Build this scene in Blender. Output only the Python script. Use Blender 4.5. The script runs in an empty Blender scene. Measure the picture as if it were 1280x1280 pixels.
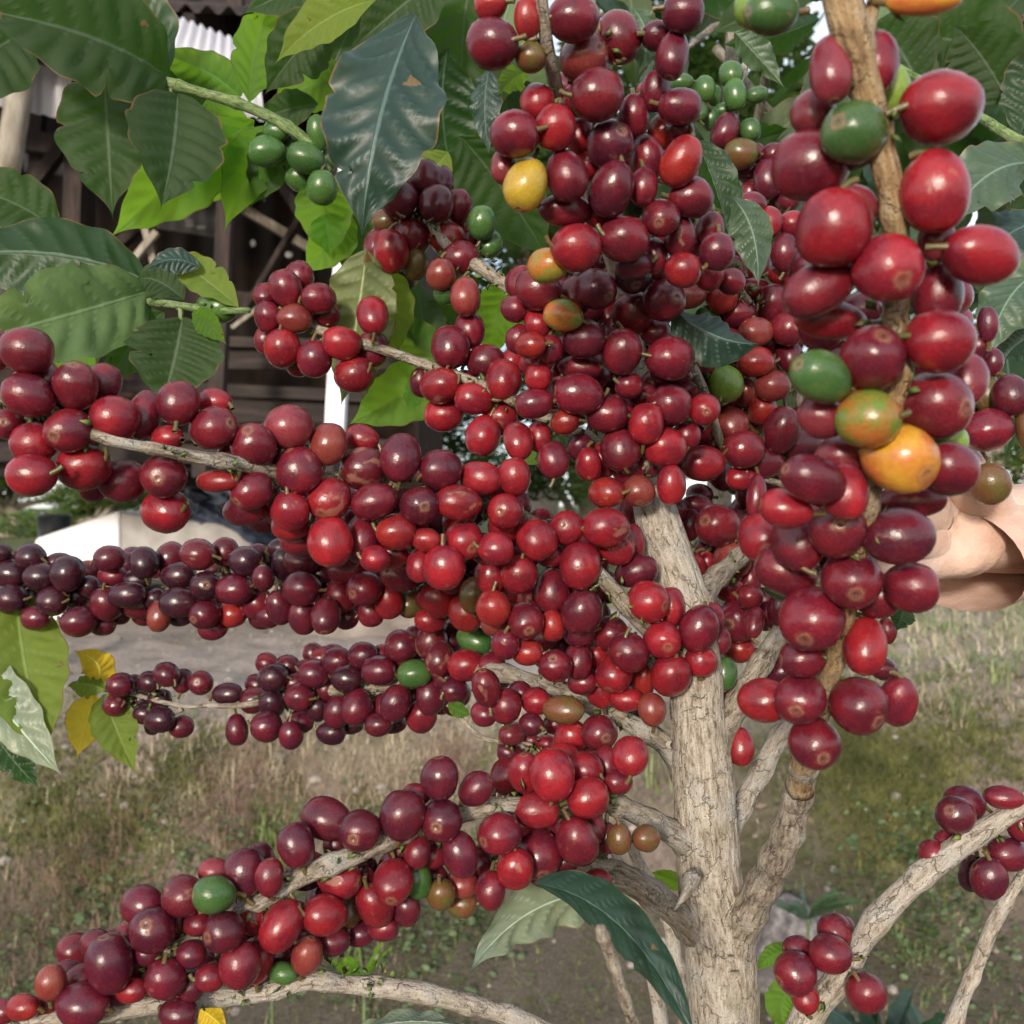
import bpy, bmesh, math, random
import numpy as np
from mathutils import Vector, Matrix, Quaternion, noise
random.seed(7); rng = np.random.default_rng(7)
S = bpy.context.scene
COL = S.collection
# ---------------------------------------------------------------- camera
F = 1280 * 35 / 36.0
CAMZ = 1.5
cd = bpy.data.cameras.new('camera'); cam = bpy.data.objects.new('camera', cd); COL.objects.link(cam)
cam.location = (0, 0, CAMZ); cam.rotation_euler = (math.radians(90), 0, 0)
cd.lens = 35; cd.sensor_width = 36; cd.clip_start = 0.02; cd.clip_end = 2000
cd.dof.use_dof = True; cd.dof.focus_distance = 0.42; cd.dof.aperture_fstop = 20
S.camera = cam
# ---------------------------------------------------------------- light
SUN_EL, SUN_AZ = math.radians(14), math.radians(196)   # low sun behind the photographer
world = bpy.data.worlds.new('World'); S.world = world; world.use_nodes = True
nt = world.node_tree; nt.nodes.clear()
def N(t, typ, **kw):
    n = t.nodes.new(typ)
    for k, v in kw.items(): setattr(n, k, v)
    return n
wo = N(nt, 'ShaderNodeOutputWorld')
sky = N(nt, 'ShaderNodeTexSky'); sky.sky_type = 'NISHITA'; sky.sun_disc = False
sky.sun_elevation = SUN_EL; sky.sun_rotation = SUN_AZ; sky.dust_density = 3.0; sky.altitude = 1200
bg1 = N(nt, 'ShaderNodeBackground'); bg1.inputs[1].default_value = 0.10
nt.links.new(sky.outputs[0], bg1.inputs[0])
# thin bright cloud cover
tc = N(nt, 'ShaderNodeTexCoord'); nz = N(nt, 'ShaderNodeTexNoise'); nz.inputs['Scale'].default_value = 2.2; nz.inputs['Detail'].default_value = 6
nt.links.new(tc.outputs['Generated'], nz.inputs['Vector'])
cr = N(nt, 'ShaderNodeValToRGB'); cr.color_ramp.elements[0].position = .3; cr.color_ramp.elements[0].color = (.50, .60, .78, 1)
cr.color_ramp.elements[1].position = .62; cr.color_ramp.elements[1].color = (1, .95, .88, 1)
nt.links.new(nz.outputs['Fac'], cr.inputs[0])
bg2 = N(nt, 'ShaderNodeBackground'); bg2.inputs[1].default_value = 0.88
nt.links.new(cr.outputs[0], bg2.inputs[0])
ad = N(nt, 'ShaderNodeAddShader'); nt.links.new(bg1.outputs[0], ad.inputs[0]); nt.links.new(bg2.outputs[0], ad.inputs[1])
nt.links.new(ad.outputs[0], wo.inputs[0])
sl = bpy.data.lights.new('sun', 'SUN'); sl.energy = 3.3; sl.angle = math.radians(7); sl.color = (1, .90, .78)
so = bpy.data.objects.new('sun', sl); COL.objects.link(so)
sd = Vector((math.sin(SUN_AZ) * math.cos(SUN_EL), math.cos(SUN_AZ) * math.cos(SUN_EL), math.sin(SUN_EL)))
so.rotation_euler = (-sd).to_track_quat('-Z', 'Y').to_euler()
S.view_settings.view_transform = 'Standard'; S.view_settings.look = 'None'; S.view_settings.gamma = 1
S.view_settings.exposure = 0.2
S.cycles.max_bounces = 8; S.cycles.transparent_max_bounces = 8

def P(px, py, Y): return Vector(((px - 640) / F * Y, Y, CAMZ - (py - 640) / F * Y))
def PX(p, Y): return p * Y / F          # pixel length -> metres at depth Y

# ---------------------------------------------------------------- helpers
def link(o, parent=None):
    COL.objects.link(o)
    if parent is not None:
        o.parent = parent; o.matrix_parent_inverse = Matrix.Translation(-parent.location)
    return o
def thing(name, label, cat, loc=(0, 0, 0), group=None):
    o = bpy.data.objects.new(name, None); o.location = loc; o.empty_display_size = .05; COL.objects.link(o)
    o['label'] = label; o['category'] = cat
    if group: o['group'] = group
    return o
def tag(o, label=None, cat=None, group=None, kind=None):
    if label: o['label'] = label
    if cat: o['category'] = cat
    if group: o['group'] = group
    if kind: o['kind'] = kind
    return o
class MB:
    """collects vertices/faces with optional per-vertex attributes"""
    def __init__(s): s.v = []; s.f = []; s.a = {}; s.uv = None; s.mi = []
    def add(s, v, f, mi=0, **attrs):
        n = len(s.v); s.v += [tuple(x) for x in v]; s.f += [tuple(i + n for i in q) for q in f]; s.mi += [mi] * len(f)
        for k, arr in attrs.items():
            L = s.a.setdefault(k, []); 
            while len(L) < n: L.append((0, 0, 0, 1))
            L += [tuple(x) for x in arr]
        return n
    def build(s, name, mats, parent=None, smooth=True):
        me = bpy.data.meshes.new(name); me.from_pydata(s.v, [], s.f)
        if not isinstance(mats, (list, tuple)): mats = [mats]
        for m in mats: me.materials.append(m)
        if len(mats) > 1: me.polygons.foreach_set('material_index', s.mi)
        for k, L in s.a.items():
            while len(L) < len(s.v): L.append((0, 0, 0, 1))
            at = me.attributes.new(k, 'FLOAT_COLOR', 'POINT'); at.data.foreach_set('color', np.array(L, dtype=np.float32).ravel())
        me.polygons.foreach_set('use_smooth', [smooth] * len(me.polygons)); me.update()
        return link(bpy.data.objects.new(name, me), parent)
def catmull(pts, n=8):
    """pts: list of (Vector, radius) -> smooth resampled list"""
    out = []; m = len(pts); d = [max((pts[i + 1][0] - pts[i][0]).length, 1e-6) for i in range(m - 1)]; T = []
    for i in range(m):
        if i == 0: T.append((pts[1][0] - pts[0][0]) / d[0])
        elif i == m - 1: T.append((pts[i][0] - pts[i - 1][0]) / d[i - 1])
        else: T.append(((pts[i][0] - pts[i - 1][0]) / d[i - 1] * d[i] + (pts[i + 1][0] - pts[i][0]) / d[i] * d[i - 1]) / (d[i] + d[i - 1]))
    for i in range(m - 1):
        p1, p2 = pts[i], pts[i + 1]
        for k in range(n):
            t = k / n; t2 = t * t; t3 = t2 * t
            out.append((p1[0] * (2 * t3 - 3 * t2 + 1) + T[i] * d[i] * (t3 - 2 * t2 + t) + p2[0] * (-2 * t3 + 3 * t2) + T[i + 1] * d[i] * (t3 - t2), p1[1] + (p2[1] - p1[1]) * t))
    out.append(pts[-1]); return out
def tube(mb, path, seg=14, rough=.06, fr=60, node_every=None, node_amp=.18, seed=0., cap=True, fibre=0.):
    """irregular round limb along path [(Vector,r)]; attribute 'along' = (length, angle, radius, 1)"""
    T0 = (path[1][0] - path[0][0]).normalized(); nrm = T0.orthogonal().normalized()
    V = []; A = []; L = 0
    for i, (p, r) in enumerate(path):
        if i: L += (p - path[i - 1][0]).length
        T = (path[min(i + 1, len(path) - 1)][0] - path[max(i - 1, 0)][0]).normalized()
        nrm = (nrm - T * nrm.dot(T)).normalized(); b = T.cross(nrm)
        rr = r
        if node_every:
            ph = (L / node_every) % 1.0; d = min(ph, 1 - ph) * node_every
            rr *= 1 + node_amp * math.exp(-(d / (r * .8)) ** 2)
        for k in range(seg):
            a = 2 * math.pi * k / seg
            u = nrm * math.cos(a) + b * math.sin(a)
            q = p + u * rr
            dn = noise.noise((q * fr * .35) + Vector((seed, 0, 0))) * 1.1 + noise.noise(Vector((u.x * 5 + seed, u.y * 5 + u.z * 5, L * fr * .3))) * .9 + noise.noise(q * fr * 2) * .35
            if fibre:
                fb = noise.noise(Vector((u.x * 7 + seed, u.y * 7, u.z * 2 + L * 22))) ; fb2 = noise.noise(Vector((u.x * 18, u.y * 18 + seed, L * 35)))
                dn -= (max(0, .35 - abs(fb)) * 2.2 + max(0, .25 - abs(fb2)) * 1.6) * fibre
            V.append(q + u * rr * rough * dn); A.append((r * math.cos(a) + seed, r * math.sin(a) + seed * .7, L, 1))
    Fc = []
    n = len(path)
    for i in range(n - 1):
        for k in range(seg):
            k2 = (k + 1) % seg
            Fc.append((i * seg + k, i * seg + k2, (i + 1) * seg + k2, (i + 1) * seg + k))
    if cap:
        V.append(path[0][0]); A.append((seed, seed * .7, 0, 1)); c0 = len(V) - 1
        V.append(path[-1][0] + (path[-1][0] - path[-2][0]).normalized() * path[-1][1] * .5); A.append((seed, seed * .7, L, 1)); c1 = len(V) - 1
        for k in range(seg):
            k2 = (k + 1) % seg
            Fc.append((c0, k2, k)); Fc.append((c1, (n - 1) * seg + k, (n - 1) * seg + k2))
    mb.add(V, Fc, along=A)
def box(mb, c, s, rot=None, mi=0):
    c = Vector(c); V = []
    for x in (-.5, .5):
        for y in (-.5, .5):
            for z in (-.5, .5):
                q = Vector((x * s[0], y * s[1], z * s[2]))
                if rot: q = rot @ q
                V.append(c + q)
    mb.add(V, [(0, 1, 3, 2), (4, 6, 7, 5), (0, 4, 5, 1), (2, 3, 7, 6), (0, 2, 6, 4), (1, 5, 7, 3)], mi)
def beam(mb, a, b, w, h, mi=0):
    a = Vector(a); b = Vector(b); d = b - a
    q = d.to_track_quat('Z', 'Y').to_matrix()
    box(mb, (a + b) / 2, (w, h, d.length), q, mi)

# ---------------------------------------------------------------- materials
def mat(name):
    m = bpy.data.materials.new(name); m.use_nodes = True; t = m.node_tree; t.nodes.clear()
    o = N(t, 'ShaderNodeOutputMaterial'); b = N(t, 'ShaderNodeBsdfPrincipled'); t.links.new(b.outputs[0], o.inputs[0])
    return m, t, b, o
def ramp(t, fac, stops, interp='LINEAR'):
    r = N(t, 'ShaderNodeValToRGB'); cr = r.color_ramp; cr.interpolation = interp
    while len(cr.elements) < len(stops): cr.elements.new(.5)
    for e, (p, c) in zip(cr.elements, stops):
        e.position = p; e.color = (c, c, c, 1) if isinstance(c, (int, float)) else (*c, 1)
    t.links.new(fac, r.inputs[0]); return r.outputs[0]
def noise_n(t, vec, scale, detail=4, rough=.55):
    n = N(t, 'ShaderNodeTexNoise'); n.inputs['Scale'].default_value = scale; n.inputs['Detail'].default_value = detail; n.inputs['Roughness'].default_value = rough
    if vec is not None: t.links.new(vec, n.inputs['Vector'])
    return n.outputs['Fac']
def mix(t, fac, a, b, blend='MIX'):
    m = N(t, 'ShaderNodeMix'); m.data_type = 'RGBA'; m.blend_type = blend
    for s, v in ((0, fac), (6, a), (7, b)):
        if hasattr(v, 'is_output'): t.links.new(v, m.inputs[s])
        elif s == 0: m.inputs[0].default_value = v
        else: m.inputs[s].default_value = (*v, 1)
    return m.outputs[2]
def math_n(t, op, a, b=0.):
    m = N(t, 'ShaderNodeMath'); m.operation = op
    for i, v in ((0, a), (1, b)):
        if hasattr(v, 'is_output'): t.links.new(v, m.inputs[i])
        else: m.inputs[i].default_value = v
    return m.outputs[0]
def attr(t, name):
    a = N(t, 'ShaderNodeAttribute'); a.attribute_name = name; return a
def bump(t, b, h, strength, dist=.001):
    n = N(t, 'ShaderNodeBump'); n.inputs['Strength'].default_value = strength; n.inputs['Distance'].default_value = dist
    t.links.new(h, n.inputs['Height']); t.links.new(n.outputs[0], b.inputs['Normal'])
def simple(name, stops, scale=5, rough=.8, bmp=.3, dist=.01, stretch=(1, 1, 1), detail=6):
    m, t, b, o = mat(name)
    g = N(t, 'ShaderNodeNewGeometry'); mp = N(t, 'ShaderNodeMapping'); mp.inputs['Scale'].default_value = stretch
    t.links.new(g.outputs['Position'], mp.inputs['Vector'])
    f = noise_n(t, mp.outputs[0], scale, detail, .62)
    t.links.new(ramp(t, f, stops), b.inputs['Base Color']); b.inputs['Roughness'].default_value = rough
    if bmp: bump(t, b, f, bmp, dist)
    return m

def cherry_material():
    m, t, b, o = mat('cherry_skin')
    c1 = attr(t, 'col').outputs['Color']; c2 = attr(t, 'col2').outputs['Color']
    loc = attr(t, 'loc').outputs['Vector']
    sx = N(t, 'ShaderNodeSeparateColor'); t.links.new(attr(t, 'tip').outputs['Color'], sx.inputs[0])
    tip, scar, rnd = sx.outputs[0], sx.outputs[1], sx.outputs[2]
    tip = math_n(t, 'MULTIPLY', tip, math_n(t, 'ADD', .62, math_n(t, 'MULTIPLY', noise_n(t, loc, 5, 3), .85)))
    n1 = noise_n(t, loc, .9, 3, .5)
    base = mix(t, ramp(t, n1, [(.38, 0.), (.62, 1.)]), c1, c2)
    n2 = noise_n(t, loc, 7, 5, .6)
    base = mix(t, ramp(t, n2, [(.3, .45), (.7, 0.)]), base, mix(t, 1., base, (.55, .45, .5), 'MULTIPLY'))
    # tiny pale lenticels
    vo = N(t, 'ShaderNodeTexVoronoi'); vo.inputs['Scale'].default_value = 9; t.links.new(loc, vo.inputs['Vector'])
    sp = math_n(t, 'MULTIPLY', ramp(t, vo.outputs['Distance'], [(.035, 1.), (.075, 0.)]), ramp(t, noise_n(t, loc, 2.5, 2), [(.5, 0.), (.6, .6)]))
    base = mix(t, sp, base, (.30, .16, .10))
    # streak scratches / dry tan scars
    mp = N(t, 'ShaderNodeMapping'); mp.inputs['Scale'].default_value = (1, 1.3, .8); t.links.new(loc, mp.inputs['Vector'])
    n3 = noise_n(t, mp.outputs[0], 1.3, 4, .5)
    th = math_n(t, 'SUBTRACT', n3, math_n(t, 'SUBTRACT', .72, math_n(t, 'MULTIPLY', scar, .155)))
    sc = ramp(t, math_n(t, 'MULTIPLY', th, 14.), [(0., 0.), (1., 1.)])
    base = mix(t, math_n(t, 'MULTIPLY', sc, .55), base, (.27, .13, .08))
    # calyx disc at the blossom end
    ring = ramp(t, tip, [(0.0, (.08, .045, .03)), (.018, (.09, .05, .035)), (.03, (.22, .115, .07)), (.048, (.17, .08, .05)), (.06, (.30, .17, .10)), (.085, (.22, .09, .06))])
    base = mix(t, math_n(t, 'MULTIPLY', ramp(t, tip, [(.065, .8), (.115, 0.)]), math_n(t, 'ADD', .35, math_n(t, 'MULTIPLY', rnd, .6))), base, ring)
    dust = ramp(t, noise_n(t, loc, 14, 4, .7), [(.55, 0.), (.75, .18)])
    base = mix(t, dust, base, (.30, .20, .17))
    t.links.new(base, b.inputs['Base Color'])
    rr = math_n(t, 'ADD', math_n(t, 'MULTIPLY', n2, .10), .17)
    blm = ramp(t, noise_n(t, loc, 1.7, 3, .5), [(.42, 0.), (.66, 1.)])
    rr = math_n(t, 'ADD', rr, math_n(t, 'MULTIPLY', blm, .10))
    rr = math_n(t, 'ADD', rr, math_n(t, 'MULTIPLY', sc, .3))
    t.links.new(rr, b.inputs['Roughness'])
    b.inputs['IOR'].default_value = 1.5
    b.inputs['Subsurface Weight'].default_value = .12; b.inputs['Subsurface Scale'].default_value = .003; b.inputs['Subsurface Radius'].default_value = (1, .25, .1)
    bump(t, b, math_n(t, 'ADD', n2, math_n(t, 'MULTIPLY', sc, -.4)), .22, .0006)
    return m
def green_material(name, stops, rough=.6):
    return simple(name, stops, 220, rough, .3, .0008)
def leaf_material(name, top, under, trans, twt=.4, gloss=.32, dry=0., dead=(.16, .10, .04)):
    m, t, b, o = mat(name)
    g = N(t, 'ShaderNodeNewGeometry')
    sx = N(t, 'ShaderNodeSeparateColor'); t.links.new(attr(t, 'lf').outputs['Color'], sx.inputs[0])
    u, v, sd_ = sx.outputs[0], sx.outputs[1], sx.outputs[2]      # along, |across| 0..1, seed
    cmb = N(t, 'ShaderNodeCombineXYZ'); t.links.new(u, cmb.inputs[0]); t.links.new(v, cmb.inputs[1]); t.links.new(sd_, cmb.inputs[2])
    big = noise_n(t, g.outputs['Position'], 28, 4); fine = noise_n(t, g.outputs['Position'], 330, 5, .65)
    base = mix(t, g.outputs['Backfacing'], top, under)
    base = mix(t, ramp(t, big, [(.35, 0.), (.7, .55)]), base, mix(t, 1., base, (1.5, 1.25, .8), 'MULTIPLY'))
    base = mix(t, ramp(t, fine, [(.35, .35), (.6, 0.)]), base, mix(t, 1., base, (.6, .65, .6), 'MULTIPLY'))
    vein = attr(t, 'vein'); sv = N(t, 'ShaderNodeSeparateColor'); t.links.new(vein.outputs['Color'], sv.inputs[0])
    lat = sv.outputs[0]
    mid = ramp(t, v, [(.018, 1.), (.045, 0.)])
    vc = mix(t, g.outputs['Backfacing'], tuple(min(1, c * 2.6 + .05) for c in top), tuple(min(1, c * 1.5 + .05) for c in under))
    base = mix(t, math_n(t, 'MULTIPLY', lat, .38), base, vc)
    base = mix(t, math_n(t, 'MULTIPLY', mid, .85), base, vc)
    # brown spots and dry rim
    spn = ramp(t, noise_n(t, g.outputs['Position'], 75, 3, .5), [(.74 - dry * .1, 0.), (.765 - dry * .1, .9)])
    rim = math_n(t, 'MULTIPLY', ramp(t, v, [(.95, 0.), (.985, 1.)]), ramp(t, noise_n(t, g.outputs['Position'], 60, 3), [(.45, 0.), (.55, .8)]))
    ds = math_n(t, 'MAXIMUM', spn, rim)
    base = mix(t, ds, base, dead)
    t.links.new(base, b.inputs['Base Color'])
    rg = math_n(t, 'ADD', gloss, math_n(t, 'MULTIPLY', fine, .12)); rg = math_n(t, 'ADD', rg, math_n(t, 'MULTIPLY', g.outputs['Backfacing'], .25))
    t.links.new(rg, b.inputs['Roughness'])
    hh = math_n(t, 'ADD', math_n(t, 'MULTIPLY', fine, .35), math_n(t, 'MULTIPLY', lat, -1.0)); hh = math_n(t, 'ADD', hh, math_n(t, 'MULTIPLY', mid, -1.2))
    bump(t, b, hh, .45, .0007)
    tr = N(t, 'ShaderNodeBsdfTranslucent')
    tcol = mix(t, math_n(t, 'MULTIPLY', math_n(t, 'MAXIMUM', mid, math_n(t, 'MULTIPLY', lat, .5)), .5), trans, tuple(c * .55 for c in trans))
    tcol = mix(t, ds, tcol, (.12, .06, .02))
    t.links.new(tcol, tr.inputs[0])
    mx = N(t, 'ShaderNodeMixShader'); mx.inputs[0].default_value = twt
    t.links.new(b.outputs[0], mx.inputs[1]); t.links.new(tr.outputs[0], mx.inputs[2]); t.links.new(mx.outputs[0], o.inputs[0])
    return m
def bark_material(name, c_dark, c_mid, c_light, young=None, lich=.25, fib=1.0):
    m, t, b, o = mat(name)
    a = attr(t, 'along'); sx = N(t, 'ShaderNodeSeparateColor'); t.links.new(a.outputs['Color'], sx.inputs[0])
    g = N(t, 'ShaderNodeNewGeometry')
    # fibres stretched along the limb: use length*low, position*high
    pv = N(t, 'ShaderNodeVectorMath'); pv.operation = 'MULTIPLY'; t.links.new(a.outputs['Vector'], pv.inputs[0]); pv.inputs[1].default_value = (1, 1, .22)
    vc_ = N(t, 'ShaderNodeTexVoronoi'); vc_.feature = 'DISTANCE_TO_EDGE'; vc_.inputs['Scale'].default_value = 170; pw = N(t, 'ShaderNodeVectorMath'); pw.operation = 'MULTIPLY'; t.links.new(a.outputs['Vector'], pw.inputs[0]); pw.inputs[1].default_value = (1, 1, .55)
    pz = N(t, 'ShaderNodeVectorMath'); pz.operation = 'ADD'; nzz = N(t, 'ShaderNodeTexNoise'); nzz.inputs['Scale'].default_value = 400; t.links.new(g.outputs['Position'], nzz.inputs['Vector']); ns_ = N(t, 'ShaderNodeVectorMath'); ns_.operation = 'SCALE'; ns_.inputs['Scale'].default_value = .004; t.links.new(nzz.outputs['Color'], ns_.inputs[0]); t.links.new(pw.outputs[0], pz.inputs[0]); t.links.new(ns_.outputs[0], pz.inputs[1]); t.links.new(pz.outputs[0], vc_.inputs['Vector'])
    crack = math_n(t, 'MULTIPLY', ramp(t, vc_.outputs['Distance'], [(.0, 1.), (.05, 0.)]), ramp(t, noise_n(t, g.outputs['Position'], 130, 3), [(.45, 0.), (.58, 1.)]))
    fibn = noise_n(t, pv.outputs[0], 900 * fib, 5, .62)
    fib2 = noise_n(t, pv.outputs[0], 420 * fib, 5, .65)
    pl = noise_n(t, g.outputs['Position'], 75, 5, .6)
    sp = noise_n(t, g.outputs['Position'], 1300, 3, .6)
    f = math_n(t, 'ADD', math_n(t, 'MULTIPLY', fibn, .42), math_n(t, 'MULTIPLY', fib2, .42)); f = math_n(t, 'ADD', f, math_n(t, 'MULTIPLY', pl, .2))
    base = ramp(t, f, [(.34, tuple(c * .6 for c in c_dark)), (.41, c_dark), (.49, c_mid), (.60, c_light)])
    base = mix(t, math_n(t, 'MULTIPLY', crack, .28), base, tuple(c * .4 for c in c_dark))
    base = mix(t, ramp(t, pl, [(.53, 0.), (.62, lich + .15)]), base, (.34, .34, .32))
    base = mix(t, ramp(t, sp, [(.36, .55), (.42, 0.)]), base, tuple(c * .35 for c in c_dark))
    base = mix(t, ramp(t, noise_n(t, g.outputs['Position'], 48, 3), [(.60, 0.), (.72, .5)]), base, (.13, .12, .04))
    t.links.new(base, b.inputs['Base Color']); b.inputs['Roughness'].default_value = .82
    bump(t, b, math_n(t, 'SUBTRACT', math_n(t, 'ADD', f, math_n(t, 'MULTIPLY', sp, .3)), math_n(t, 'MULTIPLY', crack, .5)), .9, .0024)
    return m
M = {}
M['cherry'] = cherry_material()
M['leaf'] = leaf_material('leaf_dark', (.012, .034, .014), (.021, .043, .015), (.15, .38, .028), .22, .36)
M['leaf_blue'] = leaf_material('leaf_glossy', (.012, .036, .030), (.04, .065, .03), (.14, .3, .03), .12, .40)
M['leaf_lime'] = leaf_material('leaf_lime_backlit', (.04, .10, .022), (.06, .125, .03), (.46, .80, .05), .6, .42)  # lime leaves, with the glow of backlit ones put into the colour
M['leaf_yellow'] = leaf_material('leaf_yellow', (.55, .40, .03), (.62, .50, .07), (.9, .7, .05), .35, .45, dry=.7)
M['leaf_ylgreen'] = leaf_material('leaf_yellow_green', (.09, .15, .02), (.11, .17, .03), (.42, .56, .045), .36, .4, dry=.35)
M['leaf_pale'] = leaf_material('leaf_pale', (.16, .20, .10), (.28, .30, .18), (.3, .35, .06), .25, .35, dry=.6)
M['leaf_under'] = leaf_material('leaf_underside', (.03, .07, .02), (.085, .15, .06), (.16, .32, .03), .22, .35)
M['leaf_sheen'] = leaf_material('leaf_sheen', (.05, .09, .06), (.10, .16, .08), (.2, .35, .05), .2, .38)
M['leaf_sky_sheen'] = leaf_material('leaf_sky_sheen', (.17, .22, .17), (.20, .25, .17), (.3, .4, .12), .15, .30)  # silvery base colour paints the sky's reflection onto green leaves
M['bark'] = bark_material('bark_trunk', (.14, .105, .078), (.33, .28, .22), (.50, .45, .375))
M['bark_branch'] = bark_material('bark_branch', (.085, .06, .042), (.22, .18, .135), (.38, .335, .27), lich=.35)
M['bark_young'] = bark_material('bark_young', (.11, .065, .03), (.27, .17, .08), (.40, .30, .17), lich=.15)
M['bark_dry'] = bark_material('bark_dry', (.14, .105, .08), (.32, .275, .22), (.48, .43, .37), lich=.3)
M['bark_green'] = bark_material('bark_green', (.04, .08, .02), (.10, .17, .05), (.24, .30, .12), lich=.0)
for k_, v_ in M.items():
    if k_.startswith('leaf') and k_ not in ('leaf_blue', 'leaf_sheen'):
        for n_ in v_.node_tree.nodes:
            if n_.type == 'BSDF_PRINCIPLED': n_.inputs['Specular IOR Level'].default_value = .28
M['bract'] = green_material('bract', [(.35, (.03, .05, .012)), (.55, (.12, .17, .035)), (.7, (.26, .20, .09))])
# ================================================================= ground
def ss(a, b, x):
    t = min(1, max(0, (x - a) / (b - a))); return t * t * (3 - 2 * t)
def gz(x, y):
    """ground height: low by the coffee tree, a mossy bank, then the path and rising field"""
    y0 = 2.55 - .12 * x + .12 * math.sin(x * 2.3 + 1)              # foot of bank
    top = .80 + .16 * ss(.2, 2.2, x)
    w = .95 + .7 * ss(.3, 2.5, x)
    z = .02 + (top - .02) * ss(0, 1, (y - y0) / w)
    z += .10 * ss(.3, 1.5, x) * ss(y0 + w - .2, y0 + w + 3, y)
    z += .55 * ss(7.5, 16, y) + .004 * max(0, y - 14)
    z += .035 * noise.noise(Vector((x * 1.7, y * 1.7, 0))) + .02 * noise.noise(Vector((x * 6, y * 6, 3)))
    bk = ss(y0 - .2, y0 + .2, y) * (1 - ss(y0 + w, y0 + w + .4, y))
    z += bk * (.05 * noise.noise(Vector((x * 4, y * 4, 9))) + .022 * noise.noise(Vector((x * 14, y * 14, 5))))
    return z
def axis(lo, hi, dense_lo, dense_hi, step):
    xs = []; x = dense_lo
    while x <= dense_hi: xs.append(x); x += step
    s = step
    while x < hi: s *= 1.16; x += s; xs.append(min(x, hi))
    x = dense_lo; s = step; L = []
    while x > lo: s *= 1.16; x -= s; L.append(max(x, lo))
    return L[::-1] + xs
def hit(px, py):
    "where the sight line through a photo position meets the ground"
    d = P(px, py, 1.0) - Vector((0, 0, CAMZ)); t = 1.0
    while t < 40:
        p = Vector((0, 0, CAMZ)) + d * t
        if p.z < gz(p.x, p.y): return p
        t += .01
    return p
ZONES = {'moss': [(60, 1010, .16), (190, 1040, .18), (240, 960, .12), (1110, 960, .22), (1120, 1020, .2), (1230, 930, .2), (1060, 950, .1)],
         'rust': [(1090, 985, .16), (1150, 975, .16), (120, 1060, .12)],
         'weed': [(150, 1150, .2), (300, 1110, .14), (480, 1160, .22), (580, 1120, .2), (1130, 1090, .2), (1180, 1150, .2), (60, 1230, .2)],
         'bare': [(1020, 1040, .14), (1040, 1110, .12), (1210, 1170, .2), (820, 980, .14), (600, 960, .16), (560, 1040, .16), (400, 1010, .12), (120, 960, .10), (700, 1200, .2), (1150, 1010, .05)],
         'dry': [(500, 965, .12), (420, 980, .12), (330, 960, .14), (560, 990, .1), (260, 1000, .12), (640, 1010, .08), (1180, 880, .2), (150, 960, .14)],
         'red': [(275, 985, .11), (310, 1010, .09), (100, 1085, .12), (130, 1065, .1), (50, 1120, .1), (560, 960, .06)]}
ZW = {k: [(hit(a, b_), r) for a, b_, r in v] for k, v in ZONES.items()}
def zone(k, x, y):
    w = 0
    for c, r in ZW[k]:
        d = math.hypot(x - c.x, (y - c.y) * 1.3) / r
        w = max(w, math.exp(-d * d))
    return w
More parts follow.
